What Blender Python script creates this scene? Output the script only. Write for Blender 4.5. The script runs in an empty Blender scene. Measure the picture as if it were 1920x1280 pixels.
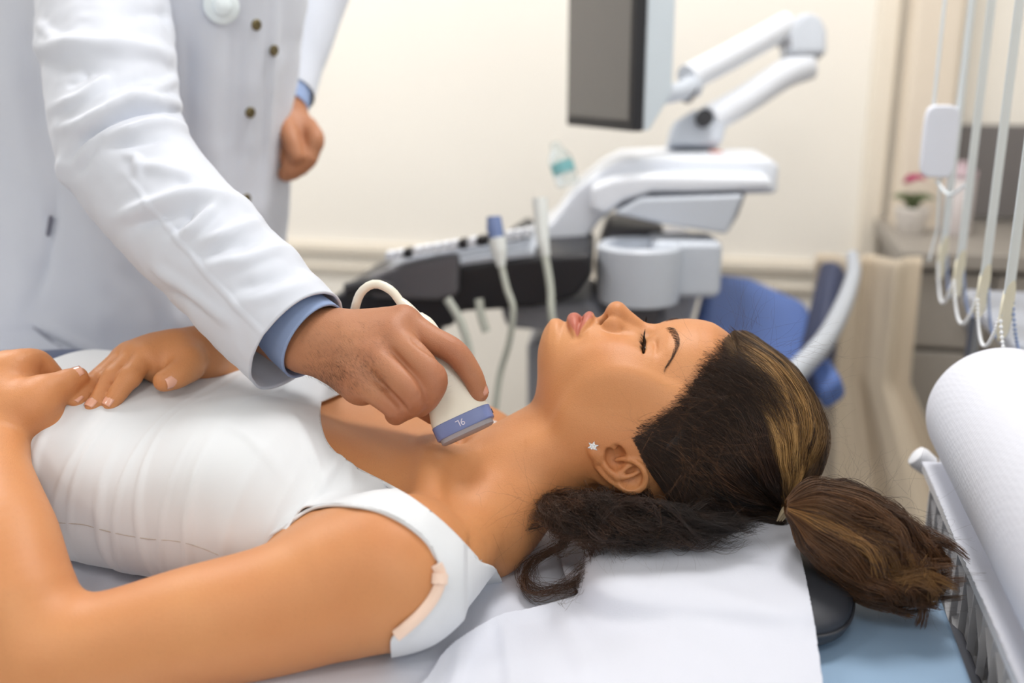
import bpy, bmesh, math, random, os
import numpy as np
from mathutils import Vector, Matrix
random.seed(7); RNG = np.random.default_rng(7)
f32 = np.float32
PI = math.pi
# ------------------------------------------------------------------ camera
FPX = 35.0 / 36.0 * 1920.0
CAM = np.array([0.0, 0.0, 1.35]); TH = math.radians(15.3)
CF = np.array([0, math.cos(TH), -math.sin(TH)]); CU = np.array([0, math.sin(TH), math.cos(TH)]); CR = np.array([1.0, 0, 0])
def P(px, py, d):
    return CAM + d * (CF + (px - 960) / FPX * CR + (640 - py) / FPX * CU)
def proj(V):
    V = np.asarray(V, float) - CAM
    d = V @ CF
    return 960 + (V @ CR) / d * FPX, 640 - (V @ CU) / d * FPX, d
def ray(px, py):
    r = CF + (px - 960) / FPX * CR + (640 - py) / FPX * CU
    return r
def hit(px, py, p0, n):
    r = ray(px, py); t = np.dot(np.asarray(p0) - CAM, n) / np.dot(r, n)
    return CAM + t * r
def PZ(px, py, z):
    return hit(px, py, (0, 0, z), np.array([0, 0, 1.0]))

# ------------------------------------------------------------------ scene helpers
SC = bpy.context.scene
COL = SC.collection
def tag(o, label=None, cat=None, group=None, kind=None):
    if label: o['label'] = label
    if cat: o['category'] = cat
    if group: o['group'] = group
    if kind: o['kind'] = kind
    return o
def empty(name, loc=(0, 0, 0), label=None, cat=None, group=None, rz=0):
    o = bpy.data.objects.new(name, None); COL.objects.link(o)
    o.location = loc; o.rotation_euler = (0, 0, rz); o.empty_display_size = 0.02
    return tag(o, label, cat, group)
def link(name, me, mat=None, parent=None, smooth=True):
    o = bpy.data.objects.new(name, me); COL.objects.link(o)
    if mat is not None:
        for m in (mat if isinstance(mat, (list, tuple)) else [mat]): me.materials.append(m)
    if parent is not None:
        o.parent = parent
        # geometry is given in world space; parents may be moved
        o.matrix_parent_inverse = Matrix.Translation(parent.location).inverted() if parent.parent is None else Matrix.Identity(4)
    if smooth and len(me.polygons):
        me.polygons.foreach_set('use_smooth', np.ones(len(me.polygons), bool))
    return o
def np_mesh(name, V, Fq):
    V = np.asarray(V, f32); Fq = np.asarray(Fq, np.int32)
    me = bpy.data.meshes.new(name)
    n = Fq.shape[1]
    me.vertices.add(len(V)); me.vertices.foreach_set('co', V.ravel())
    me.loops.add(Fq.size); me.loops.foreach_set('vertex_index', Fq.ravel())
    me.polygons.add(len(Fq)); me.polygons.foreach_set('loop_start', np.arange(0, Fq.size, n, dtype=np.int32))
    me.update(calc_edges=True); me.validate()
    return me
def attr_float(me, name, vals):
    a = me.attributes.new(name, 'FLOAT', 'POINT'); a.data.foreach_set('value', np.asarray(vals, f32))
def attr_col(me, name, vals):
    a = me.attributes.new(name, 'FLOAT_COLOR', 'POINT'); a.data.foreach_set('color', np.asarray(vals, f32).ravel())

# ------------------------------------------------------------------ signed distance modelling
def smin(a, b, k):
    if np.isscalar(k) and k <= 0: return np.minimum(a, b)
    h = np.maximum(k - np.abs(a - b), 0) / k
    return np.minimum(a, b) - h * h * k * 0.25
def smax(a, b, k): return -smin(-a, -b, k)
class Frame:
    """local frame: rows of R are the local axes in world"""
    def __init__(s, o, ax, ay, az): s.o = np.array(o, float); s.R = np.array([ax, ay, az], float)
    def loc(s, X, Y, Z):
        x, y, z = X - f32(s.o[0]), Y - f32(s.o[1]), Z - f32(s.o[2]); R = s.R.astype(f32)
        return R[0, 0]*x + R[0, 1]*y + R[0, 2]*z, R[1, 0]*x + R[1, 1]*y + R[1, 2]*z, R[2, 0]*x + R[2, 1]*y + R[2, 2]*z
    def w(s, p): return s.o + np.asarray(p, float) @ s.R
    def l(s, p): return (np.asarray(p, float) - s.o) @ s.R.T
ID = Frame((0, 0, 0), (1, 0, 0), (0, 1, 0), (0, 0, 1))
class Field:
    def __init__(s, xs, ys, zs):
        s.xs, s.ys, s.zs = [np.asarray(a, f32) for a in (xs, ys, zs)]
        s.F = np.full((len(xs), len(ys), len(zs)), 0.2, f32)
    def sl(s, lo, hi):
        r = []
        for a, l, h in zip((s.xs, s.ys, s.zs), lo, hi):
            i = max(0, int(np.searchsorted(a, l)) - 1); j = min(len(a), int(np.searchsorted(a, h)) + 1); r.append(slice(i, max(i, j)))
        return tuple(r)
    def grid(s, q):
        return s.xs[q[0]][:, None, None], s.ys[q[1]][None, :, None], s.zs[q[2]][None, None, :]
    def op(s, fn, lo, hi, k=0.0, mode='u', pad=None):
        pad = max(0.012, k * 1.2) if pad is None else pad
        q = s.sl(np.asarray(lo) - pad, np.asarray(hi) + pad)
        if any(a.stop <= a.start for a in q): return
        d = fn(*s.grid(q)).astype(f32)
        A = s.F[q]
        s.F[q] = smin(A, d, k) if mode == 'u' else smax(A, -d, k)
    # primitives ---------------------------------------------------
    def ell(s, c, r, k=0.0, mode='u', fr=ID, sym=False, rot=None):
        c = np.array(c, float); r = np.array(r, float)
        M = np.eye(3) if rot is None else np.array(rot, float)     # rows = ellipsoid axes in the local frame
        R3 = max(r)
        for sg in ((1, -1) if sym else (1,)):
            cc = c * np.array([1, 1, sg]); wc = fr.w(cc)
            ext = np.sqrt(((M * r[:, None]) ** 2).sum(0)) if rot is not None else r
            # bound in world
            e = np.abs(fr.R.T) @ ext
            MM = M.copy()
            if sg < 0: MM[:, 2] *= -1
            def fn(X, Y, Z, cc=cc, MM=MM):
                x, y, z = fr.loc(X, Y, Z); x = x - f32(cc[0]); y = y - f32(cc[1]); z = z - f32(cc[2])
                a = [MM[i, 0]*x + MM[i, 1]*y + MM[i, 2]*z for i in range(3)] if rot is not None else (x, y, z)
                a = [f32(1) * t for t in a]
                k0 = np.sqrt((a[0]/r[0])**2 + (a[1]/r[1])**2 + (a[2]/r[2])**2)
                k1 = np.sqrt((a[0]/r[0]**2)**2 + (a[1]/r[1]**2)**2 + (a[2]/r[2]**2)**2) + 1e-9
                return k0 * (k0 - 1) / k1
            s.op(fn, wc - e, wc + e, k, mode)
    def cap(s, a, b, ra, rb, k=0.0, mode='u', fr=ID, sym=False, flat=None):
        """capsule with tapering radius; flat=(dir, f): squashed by f along dir"""
        for sg in ((1, -1) if sym else (1,)):
            m = np.array([1, 1, sg]); A = np.array(a, float) * m; B = np.array(b, float) * m
            wa, wb = fr.w(A), fr.w(B); R = max(ra, rb)
            if flat is not None:
                n = np.array(flat[0], float) * m; n /= np.linalg.norm(n); fl = flat[1]
            def fn(X, Y, Z, A=A, B=B):
                x, y, z = fr.loc(X, Y, Z); x = x - f32(A[0]); y = y - f32(A[1]); z = z - f32(A[2])
                bx, by, bz = (B - A); 
                if flat is not None:
                    t = (x*n[0] + y*n[1] + z*n[2]) * (1/fl - 1)
                    x = x + t*n[0]; y = y + t*n[1]; z = z + t*n[2]
                    t2 = (bx*n[0] + by*n[1] + bz*n[2]) * (1/fl - 1); bx, by, bz = bx + t2*n[0], by + t2*n[1], bz + t2*n[2]
                bb = bx*bx + by*by + bz*bz + 1e-12
                h = np.clip((x*bx + y*by + z*bz) / bb, 0, 1)
                d = np.sqrt((x - bx*h)**2 + (y - by*h)**2 + (z - bz*h)**2) - (ra + (rb - ra) * h)
                return d * (fl if flat is not None else 1.0)
            s.op(fn, np.minimum(wa, wb) - R, np.maximum(wa, wb) + R, k, mode)
    def tube(s, pts, rs, k=0.0, mode='u', fr=ID, sym=False, n=None, flat=None):
        """smooth tube through pts: its own hard union first, then blended once"""
        pts = np.array(pts, float); rs = np.array(rs, float)
        Q, Rr = spline(pts, n or 5 * (len(pts) - 1) + 1, rs)
        for sg in ((1, -1) if sym else (1,)):
            m = np.array([1, 1, sg]); QQ = Q * m
            W = np.array([fr.w(p) for p in QQ]); R = Rr.max()
            def fn(X, Y, Z, QQ=QQ):
                x, y, z = fr.loc(X, Y, Z); best = None
                x, y, z = [f32(1) * t for t in (x, y, z)]
                if flat is not None:
                    nn = np.array(flat[0], float) * m; nn /= np.linalg.norm(nn); fl = flat[1]
                for i in range(len(QQ) - 1):
                    A, B = QQ[i], QQ[i+1]; px, py, pz = x - f32(A[0]), y - f32(A[1]), z - f32(A[2]); bx, by, bz = B - A
                    if flat is not None:
                        t = (px*nn[0] + py*nn[1] + pz*nn[2]) * (1/fl - 1); px = px + t*nn[0]; py = py + t*nn[1]; pz = pz + t*nn[2]
                        t2 = (bx*nn[0] + by*nn[1] + bz*nn[2]) * (1/fl - 1); bx, by, bz = bx + t2*nn[0], by + t2*nn[1], bz + t2*nn[2]
                    bb = bx*bx + by*by + bz*bz + 1e-12
                    h = np.clip((px*bx + py*by + pz*bz) / bb, 0, 1)
                    d = np.sqrt((px - bx*h)**2 + (py - by*h)**2 + (pz - bz*h)**2) - (Rr[i] + (Rr[i+1] - Rr[i]) * h)
                    if flat is not None: d = d * fl
                    best = d if best is None else np.minimum(best, d)
                return best
            s.op(fn, W.min(0) - R, W.max(0) + R, k, mode)
    def push(s, c, r, amp, fr=ID, sym=False, rot=None):
        """move the surface outward by amp inside a soft ellipsoid"""
        c = np.array(c, float); r = np.array(r, float); M = np.eye(3) if rot is None else np.array(rot, float)
        for sg in ((1, -1) if sym else (1,)):
            cc = c * np.array([1, 1, sg]); MM = M.copy()
            if sg < 0: MM[:, 2] *= -1
            e = np.full(3, 2.6 * r.max()); wc = fr.w(cc); q = s.sl(wc - e, wc + e)
            if any(a.stop <= a.start for a in q): continue
            x, y, z = fr.loc(*s.grid(q)); x = x - f32(cc[0]); y = y - f32(cc[1]); z = z - f32(cc[2])
            a = [MM[i, 0]*x + MM[i, 1]*y + MM[i, 2]*z for i in range(3)]
            s.F[q] -= (amp * np.exp(-((a[0]/r[0])**2 + (a[1]/r[1])**2 + (a[2]/r[2])**2))).astype(f32)
    def blur(s, lo, hi, it):
        q = s.sl(lo, hi); A = s.F[q].copy()
        for _ in range(it):
            for ax in range(3):
                B = np.moveaxis(A, ax, 0); C = B.copy(); C[1:-1] = (B[:-2] + 2*B[1:-1] + B[2:]) * f32(.25); A = np.moveaxis(C, 0, ax)
        # feather into the unblurred field at the rim
        w = [np.minimum(np.arange(n), np.arange(n)[::-1]) / 8.0 for n in A.shape]
        w = np.clip(np.minimum(np.minimum(w[0][:, None, None], w[1][None, :, None]), w[2][None, None, :]), 0, 1).astype(f32)
        s.F[q] = s.F[q] * (1 - w) + A * w
    def mesh(s, F=None):
        return surface_nets(s.F if F is None else F, s.xs, s.ys, s.zs)
def spline(pts, n, extra=None):
    """Catmull-Rom through pts, n samples"""
    pts = np.array(pts, float); m = len(pts)
    if m == 2: t = np.linspace(0, 1, n)[:, None]; Q = pts[0] * (1 - t) + pts[1] * t; E = None if extra is None else np.interp(t[:, 0], [0, 1], extra); return (Q, E) if extra is not None else Q
    P0 = np.vstack([2*pts[0] - pts[1], pts, 2*pts[-1] - pts[-2]])
    L = np.r_[0, np.cumsum(np.linalg.norm(np.diff(pts, axis=0), axis=1) + 1e-9)]
    u = np.interp(np.linspace(0, L[-1], n), L, np.arange(m)); i = np.minimum(u.astype(int), m - 2); t = (u - i)[:, None]
    a, b, c, d = P0[i], P0[i+1], P0[i+2], P0[i+3]
    Q = 0.5 * (2*b + (c - a)*t + (2*a - 5*b + 4*c - d)*t*t + (3*b - a - 3*c + d)*t**3)
    if extra is None: return Q
    e = np.array(extra, float); return Q, np.interp(u, np.arange(m), e)
def surface_nets(F, xs, ys, zs):
    ins = F < 0
    c = [ins[i:ins.shape[0]-1+i, j:ins.shape[1]-1+j, k:ins.shape[2]-1+k] for i in (0, 1) for j in (0, 1) for k in (0, 1)]
    anyc = c[0].copy(); allc = c[0].copy()
    for a in c[1:]: anyc |= a; allc &= a
    act = anyc & ~allc
    I, J, K = np.nonzero(act)
    idx = np.full(act.shape, -1, np.int32); idx[I, J, K] = np.arange(len(I), dtype=np.int32)
    acc = np.zeros((len(I), 3)); cnt = np.zeros(len(I))
    cv = {(i, j, k): F[I+i, J+j, K+k].astype(float) for i in (0, 1) for j in (0, 1) for k in (0, 1)}
    for ax in range(3):
        for u in (0, 1):
            for v in (0, 1):
                a = [0, 0, 0]; o = [q for q in range(3) if q != ax]; a[o[0]] = u; a[o[1]] = v; b = list(a); b[ax] = 1
                fa, fb = cv[tuple(a)], cv[tuple(b)]; m = (fa < 0) != (fb < 0)
                t = np.where(m, fa / np.where(fa - fb == 0, 1, fa - fb), 0)
                p = np.zeros((len(I), 3)); p[:, o[0]] = u; p[:, o[1]] = v; p[:, ax] = t
                acc += p * m[:, None]; cnt += m
    p = acc / cnt[:, None]
    def mapc(arr, I, t): return arr[I] + (arr[np.minimum(I+1, len(arr)-1)] - arr[I]) * t
    V = np.stack([mapc(xs, I, p[:, 0]), mapc(ys, J, p[:, 1]), mapc(zs, K, p[:, 2])], 1)
    faces = []
    S = ins.shape
    for ax in range(3):
        o = [(ax + 1) % 3, (ax + 2) % 3]
        sa = [slice(None)] * 3; sb = [slice(None)] * 3; sa[ax] = slice(0, S[ax]-1); sb[ax] = slice(1, S[ax])
        for q in o: sa[q] = slice(1, S[q]-1); sb[q] = slice(1, S[q]-1)
        A, B = ins[tuple(sa)], ins[tuple(sb)]
        for flip, m in ((0, A & ~B), (1, ~A & B)):
            G = list(np.nonzero(m))
            for q in o: G[q] = G[q] + 1
            def cell(da, db):
                H = [g.copy() for g in G]; H[o[0]] -= da; H[o[1]] -= db
                return idx[H[0], H[1], H[2]]
            q = np.stack([cell(1, 1), cell(0, 1), cell(0, 0), cell(1, 0)], 1)
            if flip: q = q[:, ::-1]
            faces.append(q)
    Q = np.vstack(faces); Q = Q[(Q >= 0).all(1)]
    return V.astype(f32), Q
def relax(V, Q, it=2, lam=0.5):
    E = np.vstack([Q[:, [0, 1]], Q[:, [1, 2]], Q[:, [2, 3]], Q[:, [3, 0]]]); V = V.astype(float)
    deg = np.bincount(E.ravel(), minlength=len(V))[:, None]
    def lap(V):
        S = np.zeros_like(V)
        for a in range(3): S[:, a] = np.bincount(E[:, 0], V[E[:, 1], a], len(V)) + np.bincount(E[:, 1], V[E[:, 0], a], len(V))
        return S / np.maximum(deg, 1) - V
    for _ in range(it):
        V = V + lam * lap(V); V = V - lam * 1.04 * lap(V)
    return V
def largest(V, Q, keep=1):
    n = len(V); lab = np.arange(n)
    E = np.vstack([Q[:, [0, 1]], Q[:, [1, 2]], Q[:, [2, 3]]])
    while True:
        m = np.minimum(lab[E[:, 0]], lab[E[:, 1]]); new = lab.copy()
        np.minimum.at(new, E[:, 0], m); np.minimum.at(new, E[:, 1], m); new = new[new]
        if (new == lab).all(): break
        lab = new
    u, c = np.unique(lab, return_counts=True); best = u[np.argsort(-c)[:keep]]
    ok = np.isin(lab, best); r = np.cumsum(ok) - 1
    return V[ok], r[Q[ok[Q[:, 0]]]]
def normals(V, Q):
    a, b = V[Q[:, 2]] - V[Q[:, 0]], V[Q[:, 3 if Q.shape[1] == 4 else 1]] - V[Q[:, 1 if Q.shape[1] == 4 else 0]]
    N = np.cross(a, b) if Q.shape[1] == 4 else np.cross(b, a)
    S = np.zeros((len(V), 3))
    for c in range(Q.shape[1]):
        for ax in range(3): S[:, ax] += np.bincount(Q[:, c], N[:, ax], len(V))
    return S / (np.linalg.norm(S, axis=1, keepdims=True) + 1e-12)
def clip_mesh(V, T, g):
    """keep g<0 of a triangle mesh, cut exactly on g=0"""
    if T.shape[1] == 4: T = np.vstack([T[:, [0, 1, 2]], T[:, [0, 2, 3]]])
    s = g[T] < 0; n = s.sum(1)
    out = [T[n == 3]]; newV = []; base = len(V); 
    cut = {}
    ks, kt = [], []
    TT1 = T[n == 1]; S1 = s[n == 1]; TT2 = T[n == 2]; S2 = s[n == 2]
    def edge(a, b):
        t = (g[a] / (g[a] - g[b]))[:, None]
        return V[a] + (V[b] - V[a]) * t
    def roll(TT, ii): return TT[np.arange(len(TT)), ii % 3], TT[np.arange(len(TT)), (ii+1) % 3], TT[np.arange(len(TT)), (ii+2) % 3]
    Vn = []; keys = []
    a, b, c = roll(TT1, S1.argmax(1)); k1 = np.stack([a, b], 1); k2 = np.stack([a, c], 1)
    a2, b2, c2 = roll(TT2, (~S2).argmax(1)); k3 = np.stack([b2, a2], 1); k4 = np.stack([c2, a2], 1)
    allk = np.vstack([k1, k2, k3, k4]); srt = np.sort(allk, 1); key = srt[:, 0].astype(np.int64) * len(V) + srt[:, 1]
    u, inv = np.unique(key, return_inverse=True); ua, ub = (u // len(V)).astype(int), (u % len(V)).astype(int)
    NV = edge(ua, ub) if len(u) else np.zeros((0, 3)); inv = inv.ravel() + base
    n1 = len(a); i1, i2 = inv[:n1], inv[n1:2*n1]; m2 = len(a2); i3, i4 = inv[2*n1:2*n1+m2], inv[2*n1+m2:]
    out.append(np.stack([a, i1, i2], 1)); out.append(np.stack([b2, c2, i4], 1)); out.append(np.stack([b2, i4, i3], 1))
    T2 = np.vstack(out); VV = np.vstack([V, NV]); used = np.unique(T2); r = np.full(len(VV), -1); r[used] = np.arange(len(used))
    return VV[used], r[T2]
def poly_sd(x, y, poly):
    poly = np.asarray(poly, float); n = len(poly); d = np.full(len(x), 1e9); ins = np.zeros(len(x), bool)
    for i in range(n):
        a, b = poly[i], poly[(i+1) % n]; e = b - a; wx, wy = x - a[0], y - a[1]
        h = np.clip((wx*e[0] + wy*e[1]) / (e @ e + 1e-12), 0, 1); d = np.minimum(d, np.hypot(wx - e[0]*h, wy - e[1]*h))
        c = (a[1] > y) != (b[1] > y)
        with np.errstate(divide='ignore', invalid='ignore'):
            ins ^= c & (x < (b[0]-a[0]) * (y - a[1]) / (b[1] - a[1] + 1e-12) + a[0])
    return np.where(ins, -d, d)
def vnoise(X, sc, seed=0):
    """smooth value noise at points X*sc in [-1,1]"""
    p = X * sc + seed * 17.3; i = np.floor(p).astype(np.int64); f = p - i; f = f*f*(3-2*f); out = 0
    for a in (0, 1):
        for b in (0, 1):
            for c in (0, 1):
                h = ((i[:, 0]+a)*73856093) ^ ((i[:, 1]+b)*19349663) ^ ((i[:, 2]+c)*83492791) ^ (seed * 1013)
                h = (h * 2654435761) & 0xffffffff; h = ((h >> 8) ^ h) & 0xffff
                w = (f[:, 0] if a else 1-f[:, 0]) * (f[:, 1] if b else 1-f[:, 1]) * (f[:, 2] if c else 1-f[:, 2])
                out = out + w * (h / 32767.5 - 1)
    return out

# ------------------------------------------------------------------ ordinary mesh builders
class MB:
    def __init__(s): s.V = []; s.F = []; s.n = 0
    def add(s, V, F):
        s.V.append(np.asarray(V, float)); s.F += [tuple(int(i) + s.n for i in f) for f in F]; s.n += len(V); return s
    def box(s, c, h, R=None):
        """c centre, h half sizes, R rows = axes"""
        R = np.eye(3) if R is None else np.array(R, float)
        V = [np.array(c) + (np.array([i, j, k]) * h) @ R for i in (-1, 1) for j in (-1, 1) for k in (-1, 1)]
        return s.add(V, [(0, 1, 3, 2), (4, 6, 7, 5), (0, 4, 5, 1), (2, 3, 7, 6), (0, 2, 6, 4), (1, 5, 7, 3)])
    def tube(s, pts, r, n=12, res=None, cap=True, ell=None, up=None):
        pts = np.array(pts, float); r = np.full(len(pts), r) if np.isscalar(r) else np.array(r, float)
        if res: pts, r = spline(pts, res, r)
        T = np.gradient(pts, axis=0); T /= np.linalg.norm(T, axis=1, keepdims=True) + 1e-12
        u = np.array(up if up is not None else (0.013, 0.21, 0.97), float)
        if up is None and abs(T[0] @ u) > .9: u = np.array([1, .1, .2])
        rings = []; a = None
        for i, (p, t) in enumerate(zip(pts, T)):
            a = (u if (a is None or up is not None) else a); a = a - t * (a @ t); a /= np.linalg.norm(a) + 1e-12; b = np.cross(t, a)
            ph = np.arange(n) * 2*PI/n; e = ell or 1.0
            rings.append(p + r[i] * (np.cos(ph)[:, None] * a + np.sin(ph)[:, None] * b * e))
        m = len(pts); F = []
        for i in range(m-1):
            for j in range(n): F.append((i*n+j, (i+1)*n+j, (i+1)*n+(j+1) % n, i*n+(j+1) % n))
        V = np.vstack(rings)
        if cap: F.append(tuple(range(n))); F.append(tuple(range((m-1)*n, m*n))[::-1])
        return s.add(V, [f[::-1] for f in F])
    def lathe(s, o, axis, prof, n=24, ref=None):
        """prof: [(along, radius)]"""
        ax = np.array(axis, float); ax /= np.linalg.norm(ax); a = np.array(ref if ref is not None else (0.3, 0.9, 0.1), float)
        a -= ax * (a @ ax); a /= np.linalg.norm(a); b = np.cross(ax, a); V = []; F = []
        for h, r in prof:
            for j in range(n): V.append(np.array(o) + ax*h + r*(math.cos(2*PI*j/n)*a + math.sin(2*PI*j/n)*b))
        for i in range(len(prof)-1):
            for j in range(n): F.append((i*n+j, i*n+(j+1) % n, (i+1)*n+(j+1) % n, (i+1)*n+j))
        F.append(tuple(range(n))[::-1]); F.append(tuple(range((len(prof)-1)*n, len(prof)*n)))
        return s.add(V, F)
    def prism(s, pts2, o, u, v, w, depth):
        """outline pts2 in (u,v) about o, extruded by depth along w (centred)"""
        o, u, v, w = [np.array(q, float) for q in (o, u, v, w)]; n = len(pts2)
        V = [o + a*u + b*v + sg*depth/2*w for sg in (-1, 1) for a, b in pts2]
        F = [tuple(range(n))[::-1], tuple(range(n, 2*n))] + [(i, (i+1) % n, n+(i+1) % n, n+i) for i in range(n)]
        return s.add(V, F)
    def grid(s, G, closed=False):
        """G: (m,n,3)"""
        m, n = G.shape[:2]
        F = [(i*n+j, (i+1)*n+j, (i+1)*n+(j+1) % n, i*n+(j+1) % n) for i in range(m-1) for j in range(n if closed else n-1)]
        return s.add(G.reshape(-1, 3), F)
    def build(s, name, mat=None, parent=None, smooth=True, bevel=0, seg=2, solid=0, sub=0, auto=None):
        me = bpy.data.meshes.new(name); me.from_pydata(np.vstack(s.V).tolist(), [], s.F); me.update()
        bm = bmesh.new(); bm.from_mesh(me); bmesh.ops.recalc_face_normals(bm, faces=bm.faces); bm.to_mesh(me); bm.free()
        o = link(name, me, mat, parent, smooth)
        if solid: m = o.modifiers.new('t', 'SOLIDIFY'); m.thickness = solid; m.offset = 0
        if bevel: m = o.modifiers.new('b', 'BEVEL'); m.width = bevel; m.segments = seg; m.limit_method = 'ANGLE'; m.angle_limit = math.radians(35); m.harden_normals = True
        if sub: m = o.modifiers.new('s', 'SUBSURF'); m.levels = sub; m.render_levels = sub
        if smooth and not sub:
            me.set_sharp_from_angle(angle=math.radians(auto or 40))
        return o

# ------------------------------------------------------------------ materials
def srgb(c):
    if isinstance(c, str): c = [int(c[i:i+2], 16) / 255 for i in (0, 2, 4)]
    else: c = [x / 255 for x in c] if max(c) > 1 else c
    return tuple((x/12.92 if x <= .04045 else ((x+.055)/1.055)**2.4) for x in c) + (1.0,)
class NT:
    def __init__(s, name):
        s.m = bpy.data.materials.new(name); s.m.use_nodes = True; s.t = s.m.node_tree; s.n = s.t.nodes; s.b = s.n['Principled BSDF']
    def node(s, ty, **kw):
        nd = s.n.new(ty)
        for k, v in kw.items():
            if k.startswith('_'): setattr(nd, k[1:], v)
            else: nd.inputs[k.replace('__', ' ')].default_value = v
        return nd
    def ln(s, a, b): s.t.links.new(a, b)
    def set(s, **kw):
        for k, v in kw.items(): s.b.inputs[k.replace('__', ' ')].default_value = v
def mat(name, col, rough=0.5, metal=0.0, spec=0.5, noise=0.0, nscale=40, bump=0.0, bscale=300, bdist=0.001, **kw):
    t = NT(name); c = srgb(col); t.set(Base__Color=c, Roughness=rough, Metallic=metal); t.b.inputs['Specular IOR Level'].default_value = spec
    for k, v in kw.items(): t.b.inputs[k.replace('__', ' ')].default_value = v
    co = t.node('ShaderNodeTexCoord')
    n = t.node('ShaderNodeTexNoise', Scale=nscale, Detail=4.0); t.ln(co.outputs['Object'], n.inputs['Vector'])
    r = t.node('ShaderNodeMapRange'); t.ln(n.outputs['Fac'], r.inputs['Value'])
    nz = noise if noise else 0.02
    r.inputs['To Min'].default_value = 1 - nz; r.inputs['To Max'].default_value = 1 + nz
    mx = t.node('ShaderNodeMix', _data_type='RGBA', _blend_type='MULTIPLY'); mx.inputs['Factor'].default_value = 1.0
    mx.inputs[6].default_value = c; t.ln(r.outputs['Result'], mx.inputs[7]); t.ln(mx.outputs[2], t.b.inputs['Base Color'])
    if bump:
        n2 = t.node('ShaderNodeTexNoise', Scale=bscale, Detail=3.0); t.ln(co.outputs['Object'], n2.inputs['Vector'])
        bp = t.node('ShaderNodeBump', Strength=bump, Distance=bdist); t.ln(n2.outputs['Fac'], bp.inputs['Height']); t.ln(bp.outputs['Normal'], t.b.inputs['Normal'])
    return t.m
def skin_mat(name, base, second, lip, rough=0.42, sss=0.12, rscale=0.008, bump=0.15, cool=0.0):
    """skin: mottled pigment, fine pores, the lip and nail tint come from mesh attributes"""
    t = NT(name); co = t.node('ShaderNodeTexCoord')
    n = t.node('ShaderNodeTexNoise', Scale=14.0, Detail=5.0); t.ln(co.outputs['Object'], n.inputs['Vector'])
    mx = t.node('ShaderNodeMix', _data_type='RGBA'); mx.inputs[6].default_value = srgb(base); mx.inputs[7].default_value = srgb(second); t.ln(n.outputs['Fac'], mx.inputs['Factor'])
    prev = mx.outputs[2]
    for an, colr in (('lip', lip), ('blush', second), ('dark', (70, 40, 28))):  # dark tints the nostril hollows with painted-in shade
        a = t.node('ShaderNodeAttribute'); a.attribute_name = an
        m2 = t.node('ShaderNodeMix', _data_type='RGBA'); m2.inputs[7].default_value = srgb(colr); t.ln(a.outputs['Fac'], m2.inputs['Factor']); t.ln(prev, m2.inputs[6]); prev = m2.outputs[2]
    # freckles
    v = t.node('ShaderNodeTexVoronoi', Scale=420.0); t.ln(co.outputs['Object'], v.inputs['Vector'])
    mr = t.node('ShaderNodeMapRange'); t.ln(v.outputs['Distance'], mr.inputs['Value']); mr.inputs['From Min'].default_value = 0.0; mr.inputs['From Max'].default_value = 0.32; mr.inputs['To Min'].default_value = 0.90; mr.inputs['To Max'].default_value = 1.0
    m3 = t.node('ShaderNodeMix', _data_type='RGBA', _blend_type='MULTIPLY'); m3.inputs['Factor'].default_value = 1; t.ln(prev, m3.inputs[6]); t.ln(mr.outputs['Result'], m3.inputs[7])
    t.ln(m3.outputs[2], t.b.inputs['Base Color'])
    t.set(Roughness=rough); t.b.inputs['Subsurface Weight'].default_value = sss; t.b.inputs['Subsurface Radius'].default_value = (1.0, 0.35, 0.18); t.b.inputs['Subsurface Scale'].default_value = rscale
    t.b.inputs['Specular IOR Level'].default_value = 0.4
    n2 = t.node('ShaderNodeTexVoronoi', Scale=1100.0); t.ln(co.outputs['Object'], n2.inputs['Vector'])
    n3 = t.node('ShaderNodeTexNoise', Scale=600.0, Detail=3.0); t.ln(co.outputs['Object'], n3.inputs['Vector'])
    ad = t.node('ShaderNodeMath', _operation='ADD'); t.ln(n2.outputs['Distance'], ad.inputs[0]); t.ln(n3.outputs['Fac'], ad.inputs[1])
    bp = t.node('ShaderNodeBump', Strength=bump, Distance=0.0004); t.ln(ad.outputs[0], bp.inputs['Height']); t.ln(bp.outputs['Normal'], t.b.inputs['Normal'])
    return t.m
def cloth_mat(name, col, rough=0.85, weave=1800.0, bump=0.15, sheen=0.2, noise=0.015):
    t = NT(name); co = t.node('ShaderNodeTexCoord')
    n = t.node('ShaderNodeTexNoise', Scale=9.0, Detail=3.0); t.ln(co.outputs['Object'], n.inputs['Vector'])
    r = t.node('ShaderNodeMapRange'); t.ln(n.outputs['Fac'], r.inputs['Value']); r.inputs['To Min'].default_value = 1-noise; r.inputs['To Max'].default_value = 1+noise
    mx = t.node('ShaderNodeMix', _data_type='RGBA', _blend_type='MULTIPLY'); mx.inputs['Factor'].default_value = 1; mx.inputs[6].default_value = srgb(col); t.ln(r.outputs['Result'], mx.inputs[7]); t.ln(mx.outputs[2], t.b.inputs['Base Color'])
    t.set(Roughness=rough); t.b.inputs['Sheen Weight'].default_value = sheen; t.b.inputs['Specular IOR Level'].default_value = 0.25
    w = t.node('ShaderNodeTexNoise', Scale=weave, Detail=2.0); t.ln(co.outputs['Object'], w.inputs['Vector'])
    bp = t.node('ShaderNodeBump', Strength=bump, Distance=0.0003); t.ln(w.outputs['Fac'], bp.inputs['Height']); t.ln(bp.outputs['Normal'], t.b.inputs['Normal'])
    return t.m
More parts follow.
